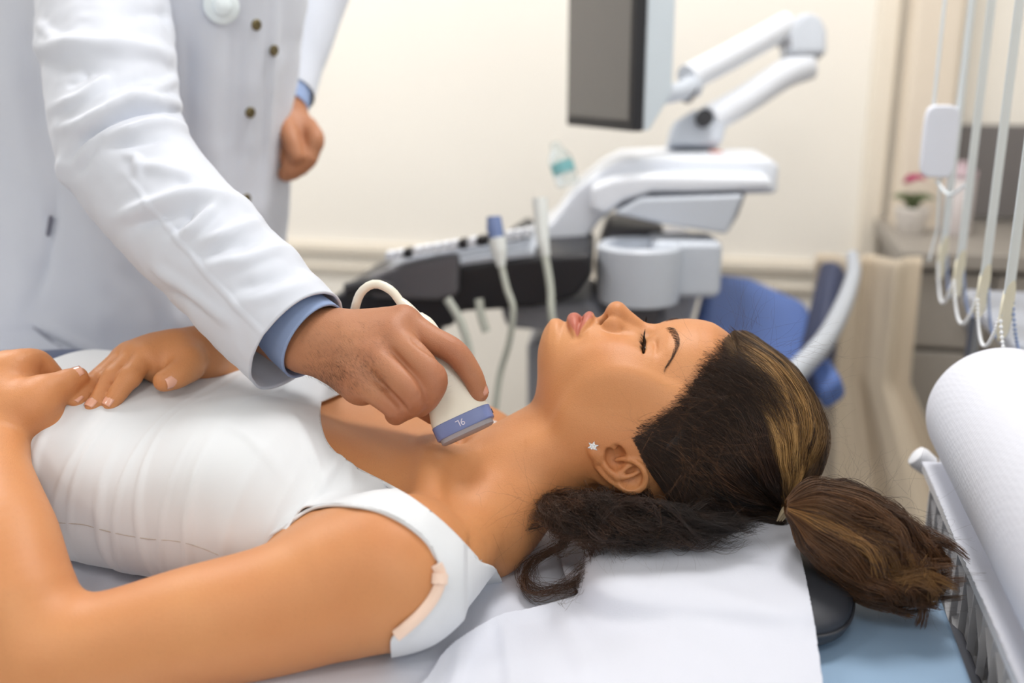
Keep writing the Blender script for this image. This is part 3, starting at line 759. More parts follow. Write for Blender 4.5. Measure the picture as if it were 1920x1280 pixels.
def noise_path(n, m, amp, freq, rng, grow=1.0):
    t = np.linspace(0, 1, m); out = np.zeros((n, m, 3))
    for k in range(3):
        ph = rng.uniform(0, 2*PI, (n, 1, 3)); fr_ = freq*(1 + .9*k)*rng.uniform(.6, 1.4, (n, 1, 3))
        out += np.sin(fr_*2*PI*t[None, :, None] + ph) * rng.normal(0, 1, (n, 1, 3)) * amp / (1 + k)
    return out * (t[None, :, None]**grow)
def sheet(S, rows, n, colfn, thick=.10, amp=.0012, freq=1.2, rad=.00022, m=22, clump=.7, ncl=None, seed=1, grow=.6, tr=(0, 1), centre=None, taper=.5, stag=.16):
    rng = np.random.default_rng(seed)
    G = np.array([spline(np.array([gp(q) for q in r]), m) for r in rows])       # rows,m,3
    G = np.array([spline(G[:, j], 80) for j in range(m)]).transpose(1, 0, 2)      # 80,m,3
    ncl = ncl or max(4, n // 22); ca = rng.uniform(0, 1, ncl); cd = rng.uniform(0, 1, ncl)**1.3
    cid = rng.integers(0, ncl, n); a = ca[cid] + rng.normal(0, .012, n); a = np.clip(a, 0, 1)*79; i = np.minimum(a.astype(int), 78); f = (a - i)[:, None, None]
    Pn = G[i]*(1-f) + G[i+1]*f
    C0 = HF.w(HC) if centre is None else centre
    dep = cd[cid]*.75 + rng.uniform(0, .25, n)
    t = np.linspace(0, 1, m)
    env = np.clip(t/.25, 0, 1)
    Pn = Pn + (C0 - Pn) * (dep[:, None]*thick*env)[..., None]
    # clump noise shared, own noise
    NC = noise_path(ncl, m, amp*1.6, freq, rng, grow); Pn = Pn + NC[cid] + noise_path(n, m, amp*.8, freq*1.7, rng, grow)
    # the strands start at different distances behind the hair line
    t0 = rng.uniform(0, 1, n)**1.5*stag; tt = (t0[:, None] + (1 - t0[:, None])*t[None])*(m-1); ii = np.minimum(tt.astype(int), m-2); ff = (tt - ii)[..., None]
    ar = np.arange(n)[:, None]; Pn = Pn[ar, ii]*(1-ff) + Pn[ar, ii+1]*ff
    col = colfn(a/79, t, rng, n, cid, ncl, dep)
    R = rad * np.clip(1 - taper*t[None, :]**3, .15, 1) * np.clip(.35 + t[None, :]*6, 0, 1) * rng.uniform(.7, 1.3, (n, 1))
    S.add(Pn, R, col); return Pn
def cfn(pal, streak=.25, light=0.0):
    pal = np.array(pal)
    def fn(a, t, rng, n, cid, ncl, dep):
        x = a*(len(pal)-1); i = np.minimum(x.astype(int), len(pal)-2); f = (x-i)[:, None]; c = pal[i]*(1-f) + pal[i+1]*f
        k = (rng.normal(0, streak, ncl)[cid] + rng.normal(0, streak*.6, n)); c = c * np.exp(k)[:, None]
        return np.repeat(c[:, None], len(t), 1)
    return fn
S = Strands()
T = (1474, 950, .985)
top_rows = [
 [(1300, 712, 's'), (1330, 760, .90), (1375, 850, .96), (1435, 925, .98), T],
 [(1328, 668, 's'), (1350, 740, .93), (1385, 840, .97), (1440, 910, .98), T],
 [(1352, 640, 's'), (1368, 720, .96), (1390, 820, .98), (1436, 900, .99), T],
 [(1372, 621, 's'), (1381, 690, .97), (1393, 790, .99), (1430, 885, 1.0), T],
 [(1382, 619, .955), (1402, 690, .98), (1418, 790, 1.0), (1444, 885, 1.0), T],
 [(1390, 618, .96), (1426, 690, .99), (1450, 790, 1.01), (1462, 885, 1.0), T],
 [(1398, 619, .96), (1454, 692, 1.0), (1486, 790, 1.01), (1486, 882, 1.0), T],
 [(1408, 623, .97), (1482, 696, 1.0), (1524, 790, 1.0), (1516, 880, 1.0), (1490, 930, 1.0), T],
 [(1420, 630, .98), (1504, 696, 1.0), (1556, 800, 1.0), (1545, 882, 1.0), (1502, 934, 1.0), T]]
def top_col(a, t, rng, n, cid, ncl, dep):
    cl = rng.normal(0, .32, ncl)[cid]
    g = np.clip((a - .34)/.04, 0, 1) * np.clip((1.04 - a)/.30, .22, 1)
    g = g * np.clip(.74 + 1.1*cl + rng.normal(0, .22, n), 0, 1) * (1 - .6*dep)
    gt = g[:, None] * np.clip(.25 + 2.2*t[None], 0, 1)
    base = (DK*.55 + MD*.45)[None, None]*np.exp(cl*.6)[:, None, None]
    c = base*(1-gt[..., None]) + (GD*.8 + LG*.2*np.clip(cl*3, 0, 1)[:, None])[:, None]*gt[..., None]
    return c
sheet(S, top_rows, 7200, top_col, thick=.09, amp=.0010, seed=2, rad=.00023, ncl=420)
side_rows = [
 [(1310, 700, 's'), (1345, 780, .93), (1402, 880, .97), (1460, 940, .98)],
 [(1262, 765, 's'), (1312, 822, .93), (1382, 902, .97), (1465, 950, .98)],
 [(1215, 795, 's'), (1265, 848, .91), (1350, 918, .95), (1462, 957, .97)],
 [(1198, 830, 's'), (1240, 872, .91), (1330, 940, .95), (1455, 966, .97)],
 [(1222, 885, 's'), (1268, 925, .93), (1340, 962, .95), (1455, 974, .97)],
 [(1190, 932, 's'), (1250, 962, .93), (1340, 982, .95), (1468, 982, .97)],
 [(1110, 938, 's'), (1180, 978, .94), (1310, 1000, .97), (1480, 990, 1.0)]]
sheet(S, side_rows, 6800, cfn([DK, MD*.8, DK*.9, MD*.9, DK, MD*.8, MD*.7], .5), thick=.12, amp=.0018, freq=.8, seed=3, rad=.00023, ncl=360)
# soft short hairs feathering out over the hair line
hl_line = np.array([(1376, 617), (1352, 640), (1326, 668), (1302, 708), (1268, 755), (1236, 785), (1200, 800), (1188, 822), (1200, 850), (1212, 880)], float)
hq = spline(np.c_[hl_line, np.zeros(len(hl_line))], 60)[:, :2]
SKC = np.array([skin_hit(x, y) for x, y in hq]); dirp = np.array([(60, 60), (58, 62), (55, 66), (56, 66), (58, 62), (60, 55), (62, 50), (50, 62), (40, 66), (45, 60)], float)
dq = np.stack([np.interp(np.linspace(0, 1, 60), np.linspace(0, 1, len(dirp)), dirp[:, k]) for k in (0, 1)], 1)
def fringe(n, off0, off1, L0, L1, lift, col, rad, seed, amp, back=0.):
    rng = np.random.default_rng(seed); m = 12; t = np.linspace(0, 1, m); out = np.zeros((n, m, 3)); cc = rng.uniform(.10 if L0 > 40 else 0, 1, max(8, n//9))
    for k in range(n):
        a = np.clip(cc[rng.integers(len(cc))] + rng.normal(0, .012), 0, .999)*59; i = int(a); b = hq[i]; d = dq[i]/np.linalg.norm(dq[i]); o = off0 + (off1 - off0)*rng.uniform()**.65; wgt = min(1, i/14.)
        d = d + rng.normal(0, .13, 2); d /= np.linalg.norm(d); L_ = rng.uniform(L0, L1); dep = SKC[i]
        dd0 = (dep - CAM) @ CF - .0015
        p0 = skin_hit(b[0] + o*dq[i][0]/90, b[1] + o*dq[i][1]/90, dd0 - .02, dd0 + .05)
        q0 = (p0 - CAM) @ CF; px0, py0, _ = proj(p0[None]); e = np.array([px0[0], py0[0]]) + d*L_*.85; he = hull(e[0], e[1], .965); q1 = (he - CAM) @ CF
        th0 = -wgt*rng.uniform(.5, 1.35) - rng.normal(0, .15); th = th0*(1 - t)**1.2; wx = np.cos(th); wy = np.sin(th); ex_ = np.cumsum(d[0]*wx - d[1]*wy)*L_/m; ey_ = np.cumsum(d[0]*wy + d[1]*wx)*L_/m; ex_ -= ex_[0]; ey_ -= ey_[0]
        for j in range(m):
            w = (px0[0] + ex_[j], py0[0] + ey_[j]); dep_ = q0*(1-t[j]**.8) + min(q0, q1)*t[j]**.8 - lift*math.sin(PI*t[j]*.6)
            out[k, j] = P(w[0], w[1], dep_)
    S.add(out + noise_path(n, m, amp, 1.3, rng, 1.0), rad*np.linspace(1, .35, m)[None]*np.ones((n, 1)), cfn([col, col*.9, col], .45)(rng.uniform(0, 1, n), t, rng, n, np.arange(n), n, np.zeros(n)))
fringe(5200, -4, 60, 60, 150, .003, DK*.6+MD*.4, .00012, 41, .0012)
fringe(1500, 25, 100, 70, 150, .006, DK*.8+BR*.2, .00020, 42, .0014)
fringe(1500, -16, 12, 30, 100, .0010, MD, .00007, 43, .0012)
# nape: tangled curls below the ear
nape = [
 [(1020, 925, 's'), (1012, 960, .0, .838), (1060, 1000, .0, .826), (1150, 1018, 0, .824)],
 [(1060, 925, 's'), (1050, 962, 0, .825), (1100, 1000, 0, .818), (1210, 1012, 0, .82)],
 [(1110, 932, 's'), (1110, 965, 0, .82), (1160, 1000, 0, .815), (1290, 1004, 0, .82)],
 [(1160, 938, 's'), (1170, 965, 0, .818), (1240, 992, 0, .812), (1370, 996, 0, .82)],
 [(1215, 915, 's'), (1245, 950, 0, .815), (1330, 982, 0, .815), (1460, 985, 0, .825)]]
nc_ = P(1180, 960, .90)
sheet(S, nape, 5600, cfn([MD*.8, DK, MD*.7, DK, DK], .45), thick=.45, amp=.0036, freq=.95, seed=5, rad=.00016, m=26, centre=nc_, grow=.35)
nape2 = [[(1000, 962, 's'), (1040, 1000, 0, .836), (1110, 1010, 0, .822)], [(1010, 940, 's'), (1080, 950, 0, .82), (1150, 975, 0, .814)], [(1060, 930, 's'), (1140, 935, 0, .815), (1220, 965, 0, .81)]]
sheet(S, nape2, 900, cfn([MD, MD, DK], .3), thick=.25, amp=.005, freq=1.2, seed=6, rad=.00015, m=24, centre=nc_, grow=.2)
# loose curl lying on the sheet
def onz(x, y, z): return (x, y, 0, float((PZ(x, y, z) - CAM) @ CF))
curl = [[(1050, 985, 0, .835), onz(1046, 1020, .950), onz(985, 1055, .934), onz(978, 1098, .930), onz(1012, 1116, .930), onz(1075, 1100, .932), onz(1118, 1068, .940)],
        [(1070, 990, 0, .835), onz(1062, 1025, .950), onz(1008, 1050, .936), onz(990, 1085, .932), onz(1020, 1108, .932), onz(1080, 1088, .934), onz(1128, 1050, .944)]]
sheet(S, curl, 120, cfn([MD*1.3, MD*1.3], .25), thick=.0, amp=.0036, freq=.8, seed=7, rad=.00014, m=34, ncl=26)
sheet(S, [[(1065, 1000, 0, .835), onz(1100, 1035, .950), onz(1090, 1085, .936), onz(1040, 1108, .932)], [(1100, 1005, 0, .835), onz(1130, 1045, .952), onz(1125, 1080, .940), onz(1090, 1112, .934)]], 60, cfn([MD, MD], .2), thick=0, amp=.005, freq=1.0, seed=8, rad=.00013, m=26, ncl=20)
# pony tail ------------------------------------------------------------
rngp = np.random.default_rng(11)
pc = np.array([P(1474, 950, .812), P(1512, 958, .812), P(1568, 985, .812), P(1632, 1026, .812), P(1694, 1066, .812), P(1748, 1098, .815)]) + 0
pr = np.array([.007, .032, .044, .049, .043, .024])
m_ = 34; CC_, RR_ = spline(pc, m_, pr)
Tg = np.gradient(CC_, axis=0); Tg /= np.linalg.norm(Tg, axis=1, keepdims=True)
upv = np.array([.35, -.2, .92]); Bv = np.cross(Tg, upv); Bv /= np.linalg.norm(Bv, axis=1, keepdims=True); Av = np.cross(Bv, Tg)
def pony(n, ncl, rmin, rmax, amp, colf, rad, seed, tmax=(.86, 1.0), wave=.0055):
    rng = np.random.default_rng(seed); ca = rng.uniform(0, 2*PI, ncl); cr = np.sqrt(rng.uniform(rmin**2, rmax**2, ncl)); cid = rng.integers(0, ncl, n)
    an = ca[cid] + rng.normal(0, .07, n); rr = np.clip(cr[cid] + rng.normal(0, .035, n), 0, 1.08)
    tm = rng.uniform(*tmax, ncl)[cid]*rng.uniform(.93, 1, n); t = np.linspace(0, 1, m_)
    tt = t[None]*tm[:, None]*(m_-1); i = np.minimum(tt.astype(int), m_-2); f = (tt-i)[..., None]
    def it(A): A = A if A.ndim == 2 else A[:, None]; return A[i]*(1-f) + A[i+1]*f
    ph = rng.uniform(0, 2*PI, ncl)[cid][:, None]; k = rng.uniform(1.5, 2.6, ncl)[cid][:, None]
    ang = an[:, None] + .35*np.sin(k*2*PI*t[None]*.8 + ph)*t[None]
    rad_ = it(RR_)[..., 0]*rr[:, None]
    Pn = it(CC_) + rad_[..., None]*(np.cos(ang)[..., None]*it(Av)*.80 + np.sin(ang)[..., None]*it(Bv)*1.0)
    Pn = Pn + (np.sin(k*2*PI*t[None] + ph)*wave*t[None])[..., None]*it(Av) + (np.cos(k*2*PI*t[None]*.9 + ph)*wave*t[None])[..., None]*it(Bv)
    # curl the ends under
    e = np.clip((t - .78)/.22, 0, 1)[None, :, None]**1.5; ce = rng.normal(0, 1, (ncl, 3))[cid][:, None]*np.array([.010, .010, .006]) + np.array([-.002, 0, .004])
    Pn = Pn + e*ce + noise_path(n, m_, amp, 1.5, rng, .8)
    Pn[..., 2] = np.maximum(Pn[..., 2], BED_Z + .002)
    S.add(Pn, rad*(1 - .4*t[None]**3)*rng.uniform(.7, 1.3, (n, 1)), colf(an, t, rng, n, cid, ncl, rr))
sheet(S, [[(1486, 948, 0, .835), (1520, 912, 0, .84), (1580, 893, 0, .845), (1640, 925, 0, .845), (1690, 985, 0, .84), (1730, 1040, 0, .835)],
          [(1484, 950, 0, .83), (1535, 925, 0, .83), (1600, 925, 0, .83), (1660, 965, 0, .83), (1712, 1030, 0, .825), (1740, 1090, 0, .82)],
          [(1482, 953, 0, .825), (1550, 955, 0, .815), (1620, 975, 0, .81), (1690, 1030, 0, .81), (1730, 1090, 0, .81), (1735, 1130, 0, .81)]], 2200, cfn([MD*.8, MD, BR], .45), thick=.25, amp=.0028, freq=.9, seed=14, rad=.00022, m=26, centre=P(1600, 1030, .86), grow=.5)
def pcol(an, t, rng, n, cid, ncl, rr):
    cl = rng.normal(0, .30, ncl)[cid]; s_ = np.sin(an); c_ = np.cos(an)
    g = np.clip(.40 + .9*cl + rng.normal(0, .15, n), 0, 1)*np.clip(rr*1.3-.2, 0, 1)
    gold = np.clip(1.1 - np.abs(c_ - .35)*2.2, 0, 1)*(rng.uniform(0, 1, ncl)[cid] > .35)
    base = (DK*.35 + BR*.65)*np.exp(cl)[:, None]
    c = base*(1-g*.5)[:, None] + BR*1.05*(g*.5)[:, None]; q = (gold*.55*np.clip(.6+cl, 0, 1))[:, None]; c = c*(1-q) + GD*q
    return np.repeat(c[:, None], len(t), 1)
pony(9000, 260, .25, 1.0, .0010, pcol, .00024, 21)
pony(400, 200, .8, 1.06, .003, lambda *a: np.repeat((MD*np.ones((a[3], 1)))[:, None], m_, 1), .00012, 22, (.6, 1.0), .009)
# fly-away hairs
rngf = np.random.default_rng(31)
def fly(px, py, dx, dy, n, L, seed, dep=.87, amp=.006, col=MD):
    rng = np.random.default_rng(seed); m = 18; out = np.zeros((n, m, 3)); t = np.linspace(0, 1, m)
    for k in range(n):
        a = P(px + rng.normal(0, dx), py + rng.normal(0, dy), dep + rng.normal(0, .012)); th = rng.normal(L[2], L[3]); ln_ = rng.uniform(L[0], L[1])
        d = CR*math.cos(th) + CU*math.sin(th) + CF*rng.normal(0, .25)
        out[k] = a + t[:, None]*d*ln_
    S.add(out + noise_path(n, m, amp*.8, .45, rng, 1.2), .00006*np.linspace(1, .4, m)[None], col)
fly(1395, 616, 16, 4, 22, (.015, .05, 1.5, .5), 1, .88)
fly(1450, 662, 36, 12, 34, (.02, .06, .3, .6), 2, .87)
fly(1535, 790, 10, 60, 40, (.015, .04, -.3, .9), 3, .87)
fly(1600, 930, 50, 16, 40, (.02, .05, .9, .7), 4, .82)
fly(1740, 1060, 20, 50, 50, (.015, .035, -.2, .9), 5, .81)
fly(1345, 700, 30, 40, 30, (.012, .035, 2.4, .6), 6, .835, .004)
fly(1212, 812, 12, 12, 14, (.01, .035, 2.2, .9), 7, .80, .004)
fly(1060, 950, 50, 14, 110, (.015, .05, -2.0, 1.3), 8, .815, .006)
fly(1200, 1000, 110, 10, 60, (.015, .045, -1.2, .8), 9, .812, .005)
fly(1300, 860, 60, 50, 70, (.02, .06, -.6, 1.2), 10, .795, .006, BR)
# scalp cap under the strands
hl_poly = np.array([(1374, 618), (1345, 648), (1322, 680), (1305, 715), (1272, 762), (1240, 790), (1215, 812), (1212, 840), (1222, 880), (1215, 925), (1170, 950), (1100, 945), (1040, 950), (1010, 1000), (1040, 1090), (1600, 1200), (1800, 900), (1700, 500), (1390, 560)], float)
Lh = HF.l(BODY_V); Lm = Lh.copy(); Lm[:, 2] = np.abs(Lm[:, 2]); X_, Y_, D_ = proj(HF.w(Lm)); gg = poly_sd(X_, Y_, hl_poly)
gg = np.where((Lh[:, 0] < -.075) | (Lh[:, 1] < -.22), 50, gg); earz = np.exp(-(((Lh[:, 0]-.004)/.024)**4 + ((Lh[:, 1]+.118)/.022)**4))*(np.abs(Lh[:, 2]) > .071)
gg = gg + earz*60
cN = normals(BODY_V, BODY_Q); thick_ = .0035*np.clip(-gg/22, 0, 1)
Vc, Tc = clip_mesh(BODY_V + cN*(.0001 + thick_[:, None]), BODY_Q, gg + 36)
# inner hull body
ev = []; nn_ = 64
th_, ph_ = np.meshgrid(np.linspace(.02, PI-.02, 48), np.linspace(0, 2*PI, nn_, endpoint=False), indexing='ij')
E_ = np.stack([np.cos(th_), np.sin(th_)*np.cos(ph_), np.sin(th_)*np.sin(ph_)], -1); HV = HF.w(HC + E_*HR*.905)
hm = MB().grid(HV, closed=True); hV = np.vstack(hm.V); hF = np.array(hm.F)
Lh2 = HF.l(hV); Lh2[:, 2] = np.abs(Lh2[:, 2]); X2, Y2, _ = proj(HF.w(Lh2)); g2 = poly_sd(X2, Y2, hl_poly) + 62; g2 = np.where(Lh2[:, 0] < .02, 50, g2)
hV, hT = clip_mesh(hV, hF, g2)
# inner core of the pony tail
pm = MB(); 
ring = [CC_[j] + RR_[j]*.62*(math.cos(a)*Av[j]*.8 + math.sin(a)*Bv[j]) for j in range(m_-4) for a in np.linspace(0, 2*PI, 16, endpoint=False)]
pm.grid(np.array(ring).reshape(m_-4, 16, 3), closed=True); pV = np.vstack(pm.V); pF = np.array(pm.F); pT = np.vstack([pF[:, :3], pF[:, [0, 2, 3]]])
sV, sF, sC = S.mesh(); sT = np.vstack([sF[:, [0, 1, 2]], sF[:, [0, 2, 3]]])
AV = np.vstack([sV, Vc, hV, pV]); AT = np.vstack([sT, Tc + len(sV), hT + len(sV) + len(Vc), pT + len(sV) + len(Vc) + len(hV)])
AC = np.vstack([sC, np.tile(DK*.8, (len(Vc) + len(hV) + len(pV), 1))])
hair_me = np_mesh('hair', AV, AT); attr_col(hair_me, 'hc', np.hstack([AC, np.ones((len(AC), 1))]))
hm_ = NT('hair'); at = hm_.node('ShaderNodeAttribute'); at.attribute_name = 'hc'; hm_.ln(at.outputs['Color'], hm_.b.inputs['Base Color'])
hm_.set(Roughness=.42); hm_.b.inputs['Specular IOR Level'].default_value = .45; hm_.b.inputs['Sheen Weight'].default_value = .0
hair = link('hair', hair_me, hm_.m, woman); print('hair verts', len(AV))
tieM = mat('hair_tie', (190, 172, 140), .6, noise=.1, nscale=300)
tb = MB(); tc = gp((1472, 955, 1.0)); ax_ = pc[1] - pc[0]; ax_ /= np.linalg.norm(ax_)
for k in range(3):
    q_ = tc + ray(1474, 955)*(-.016) + np.array([1, 0, 0])*(k-1)*.0022; tb.tube([q_ + (-.004, 0, -.011), q_ + (0, -.003, 0), q_ + (.006, 0, .010)], [.0006, .0026, .0008], 8, res=10)
tb.build('hair_tie', tieM, woman)
# eyebrows and lashes ------------------------------------------------------
def on_skin(L):
    """push a head-space point out to the skin surface along +v"""
    zz = np.linspace(.0, -.09, 300); p = HF.w(np.stack([np.full(300, L[0]), zz, np.full(300, L[2])], 1))
    i = [np.clip(np.searchsorted(a, p[:, k]), 0, len(a)-1) for k, a in enumerate((W.xs, W.ys, W.zs))]; f = W.F[i[0], i[1], i[2]]; k = np.nonzero(f < 0)[0]
    return np.array([L[0], zz[k[0]] if len(k) else L[1], L[2]])
rb = np.random.default_rng(5)
darkhair = mat('brow_hair', (74, 50, 38), .5); lashM = mat('lash', (8, 7, 8), .4)
bc = np.array([(45, 12), (48.5, 20), (52.5, 31), (53.5, 39), (50.5, 48), (46, 55)])     # u,w along the brow
for sg in (1, -1):
    B_ = Strands(); n = 420; m = 7; c2 = spline(np.c_[bc, np.zeros(len(bc))], 100)[:, :2]; PT = np.zeros((n, m, 3))
    for k in range(n):
        a = rb.uniform(0, 1)**.9; i = int(a*98); wd = 7.0*np.clip(1.25 - a*1.05, .1, 1)*np.clip(a*8+.4, 0, 1)
        dirv = c2[i+1]-c2[i]; dirv /= np.linalg.norm(dirv); nr = np.array([-dirv[1], dirv[0]]); o = rb.uniform(-1, 1)
        p0 = c2[i] + nr*wd*o*.5 ; L_ = rb.uniform(5, 8.5)*(1-.3*a); tilt = np.array([.55, 0])*(1-a)*1.2 + nr*(-.35*o)
        dv = dirv + tilt; dv /= np.linalg.norm(dv)
        r0 = on_skin(np.array([p0[0], 0, p0[1]])*mm); p1 = p0 + dv*L_; r1 = on_skin(np.array([p1[0], 0, p1[1]])*mm)
        for j in range(m):
            t = j/(m-1); q = r0*(1-t) + r1*t; q = q + np.array([0, .0002 + .0013*math.sin(PI*t*.8), .0004*t]); PT[k, j] = HF.w(q*np.array([1, 1, sg]))
    B_.add(PT, .00008*np.linspace(1, .3, m)[None], DK); bv, bf, _ = B_.mesh(); link('eyebrow', np_mesh('eyebrow', bv, bf), darkhair, woman)
    for upper in (1, 0):
        n = 170 if upper else 70; m = 9; PT = np.zeros((n, m, 3)); Ls = Strands()
        for k in range(n):
            a = rb.uniform(-1, 1); w0 = a*15.5; vv = 12.2*math.sqrt(max(0, 1 - (w0/17)**2)) ; r0 = EC + H(-.9 if upper else -2.9, vv, w0)
            r0 = r0.copy(); 
            sk = on_skin(np.array([r0[0] + (.0016 if upper else -.0016), 0, r0[2]])); r0[1] = sk[1] - .0004
            L_ = (12.5 if upper else 5.0)*rb.uniform(.65, 1.05)*(1 - .25*abs(a)); fan = a*.55 + rb.normal(0, .07)
            for j in range(m):
                t = j/(m-1); q = r0 + H(-L_*(.50*t - (.42*t*t if upper else -.25*t*t)), L_*.85*t*(1-.08*t), L_*fan*t); PT[k, j] = HF.w(q*np.array([1, 1, sg]))
        # lashes cling together in points
        if upper:
            for k in range(0, n-3, 3):
                tipm = PT[k:k+3, -1].mean(0)
                for j in range(m): PT[k:k+3, j] += (tipm - PT[k:k+3, -1])*(j/(m-1))**2*.0
        Ls.add(PT, (.00026 if upper else .00012)*np.linspace(1, .25, m)[None], DK); lv, lf, _ = Ls.mesh(); link('eyelashes', np_mesh('eyelashes', lv, lf), lashM, woman)
# star earring on the lobe
star = NT('diamond_metal'); star.set(Base__Color=(.85, .84, .82, 1), Metallic=1.0, Roughness=.18)
c = P(1112, 836, .803); wn = HF.R[2]; a_, b_ = HF.R[0], HF.R[1]
pts = [((.0052 if i % 2 == 0 else .0024)*math.cos(PI/2*.2 + i*PI/6), (.0052 if i % 2 == 0 else .0024)*math.sin(PI/2*.2 + i*PI/6)) for i in range(12)]
ear_o = skin_hit(1112, 836, .76, .9) + wn*.0006
es = empty('stud_earring', ear_o, 'small silver six-pointed star stud earring in the lying woman\'s ear lobe', 'earring')
MB().prism(pts, ear_o, a_, b_, wn, .0012).build('star', star.m, es, smooth=False)
gem = NT('gem'); gem.set(Base__Color=(.95, .95, .97, 1), Roughness=.03); gem.b.inputs['Coat Weight'].default_value = 1
g_ = MB()
for i in range(7):
    r_ = 0 if i == 0 else .0021; q_ = ear_o + a_*r_*math.cos(i*PI/3) + b_*r_*math.sin(i*PI/3) + wn*.0008
    g_.lathe(q_, wn, [(0, .0009), (.0004, .0009), (.0008, .0004)], 6)
g_.build('gems', gem.m, es, smooth=False)
MB().lathe(ear_o, -wn, [(0, .0004), (.004, .0004)], 8).build('post', star.m, es)
# ================================================================== the doctor
xd = np.r_[seg(-.98, -.30, .006), seg(-.30, -.205, .003), seg(-.205, -.005, .0013), seg(-.005, .02, .003)]
yd = np.r_[seg(.740, .885, .0013), seg(.885, 1.20, .005), seg(1.20, 1.36, .0030), seg(1.36, 1.62, .008)]
zd = np.r_[seg(.80, 1.035, .006), seg(1.035, 1.135, .0013), seg(1.135, 1.25, .0028), seg(1.25, 1.95, .007)]
D = Field(xd, yd, zd)
TC = np.array([-.50, 1.36, 0])                       # axis of the trunk
D.tube([(-.56, 1.36, .75), (-.545, 1.36, 1.05), (-.51, 1.34, 1.35), (-.49, 1.30, 1.58)], [.15, .14, .155, .14], 0, flat=((.35, .94, 0), .62))
D.tube([(-.49, 1.29, 1.60), (-.47, 1.26, 1.70), (-.46, 1.24, 1.76)], [.065, .058, .06], .04)
D.ell((-.44, 1.21, 1.84), (.078, .095, .11), .03)
# arm over the patient
SL = [P(556, 640, .872), P(500, 585, .885), P(430, 510, .905), P(330, 410, .945), P(235, 285, .995), P(208, 150, 1.05), P(198, 20, 1.11), P(190, -120, 1.19), P(215, -220, 1.27)]
SR = [.0535, .0545, .0560, .060, .0655, .070, .0755, .080, .07]
D.tube([P(606, 640, .868), P(540, 622, .885), SL[2], SL[4], SL[6], (-.60, 1.30, 1.53)], [.0285, .030, .036, .042, .048, .06], .01, n=40)
# back of the hand
wr = P(610, 640, .868)
D.tube([P(598, 640, .869), P(640, 645, .866), P(700, 655, .862)], [.0285, .033, .038], .012, flat=((-.1, -.65, .75), .66))
MC = [P(757, 606, .862), P(735, 632, .848), P(702, 672, .838), P(672, 716, .834)]
for m_, r_ in zip(MC, (.0145, .0145, .0135, .0125)): D.cap(P(640, 648, .866), m_, .020, r_, .014)
D.cap(P(648, 682, .862), P(678, 722, .845), .020, .016, .014)
fing = [
 ([MC[0], P(808, 636, .853), P(853, 661, .848), P(884, 702, .851), P(899, 737, .856)], [.0138, .0118, .0112, .0096, .0078]),
 ([MC[1], P(783, 674, .826), P(811, 710, .820), P(802, 742, .828), P(788, 760, .848)], [.0140, .0122, .0126, .0112, .0098]),
 ([MC[2], P(746, 708, .819), P(777, 740, .816), P(766, 762, .832), P(760, 768, .852)], [.0134, .0116, .0120, .0100, .0090]),
 ([MC[3], P(712, 741, .825), P(741, 763, .822), P(742, 776, .840), P(745, 776, .858)], [.0120, .0106, .0108, .0094, .0085])]
for pts, rs in fing:
    D.tube(pts, rs, .004, n=30)
for m_, r_ in zip(MC, (.0142, .0150, .0138, .0122)): D.push(m_ + np.array([0, -.006, .010]), (.012, .012, .012), .0022)
# webs between the fingers, knuckle creases
D.cap(MC[0]*.6 + fing[0][0][1]*.4, MC[1]*.6 + fing[1][0][1]*.4, .005, .005, .008)
D.cap(MC[1]*.6 + fing[1][0][1]*.4, MC[2]*.6 + fing[2][0][1]*.4, .005, .005, .008)
D.cap(MC[2]*.6 + fing[2][0][1]*.4, MC[3]*.6 + fing[3][0][1]*.4, .005, .005, .008)
for (a, b) in [((640, 622), (738, 614)), ((640, 646), (718, 655)), ((635, 636), (700, 640)), ((640, 668), (685, 700))]:
    for tt in np.linspace(0, 1, 9):
        D.push(P(a[0] + (b[0]-a[0])*tt, a[1] + (b[1]-a[1])*tt, .845), (.004, .016, .0035), .0007)
for c, ax in [] and [((846, 655), 0), ((852, 662), 0), ((812, 703), 1), ((818, 710), 1), ((775, 745), 2)]:
    D.push(P(c[0], c[1], .838 if ax == 0 else .806), (.0012, .012, .0045), -.0010)
def d_hit(px, py, d0=.79, d1=.90):
    for d in np.arange(d0, d1, .0008):
        p = P(px, py, d); i = [int(np.searchsorted(a, c)) for a, c in zip((D.xs, D.ys, D.zs), p)]
        if all(0 < q < len(a) for q, a in zip(i, (D.xs, D.ys, D.zs))) and D.F[i[0], i[1], i[2]] < 0: return p
    return None
for ln_ in ([(772, 636), (792, 652), (812, 668), (830, 684)], [(730, 656), (745, 668), (760, 686), (776, 706), (792, 730), (800, 752)], [(694, 694), (710, 712), (726, 732), (742, 750), (756, 764)]):
    L_ = spline(np.c_[np.array(ln_, float), np.zeros(len(ln_))], 22)[:, :2]; Hs = [d_hit(a, b) for a, b in L_]
    for i_, p_ in enumerate(Hs):
        if p_ is not None: D.push(p_, (.0026, .0030, .0026), -.0013*min(1, .4 + i_/6.))
for (a, b), (ex_, ey_) in [((851, 652), (6, -8)), ((857, 659), (6, -8)), ((817, 700), (7, -9)), ((822, 707), (7, -8)), ((783, 740), (6, -7)), ((886, 700), (5, -4))]:
    for t_ in (-1, -.5, 0, .5, 1):
        p_ = d_hit(a + ex_*t_, b + ey_*t_)
        if p_ is not None: D.push(p_, (.0014, .0014, .0014), -.0005)
# thumb on the far side of the probe
D.tube([P(650, 660, .880), P(720, 700, .895), P(775, 745, .897), P(812, 776, .892)], [.018, .0155, .013, .0095], .012, n=24)
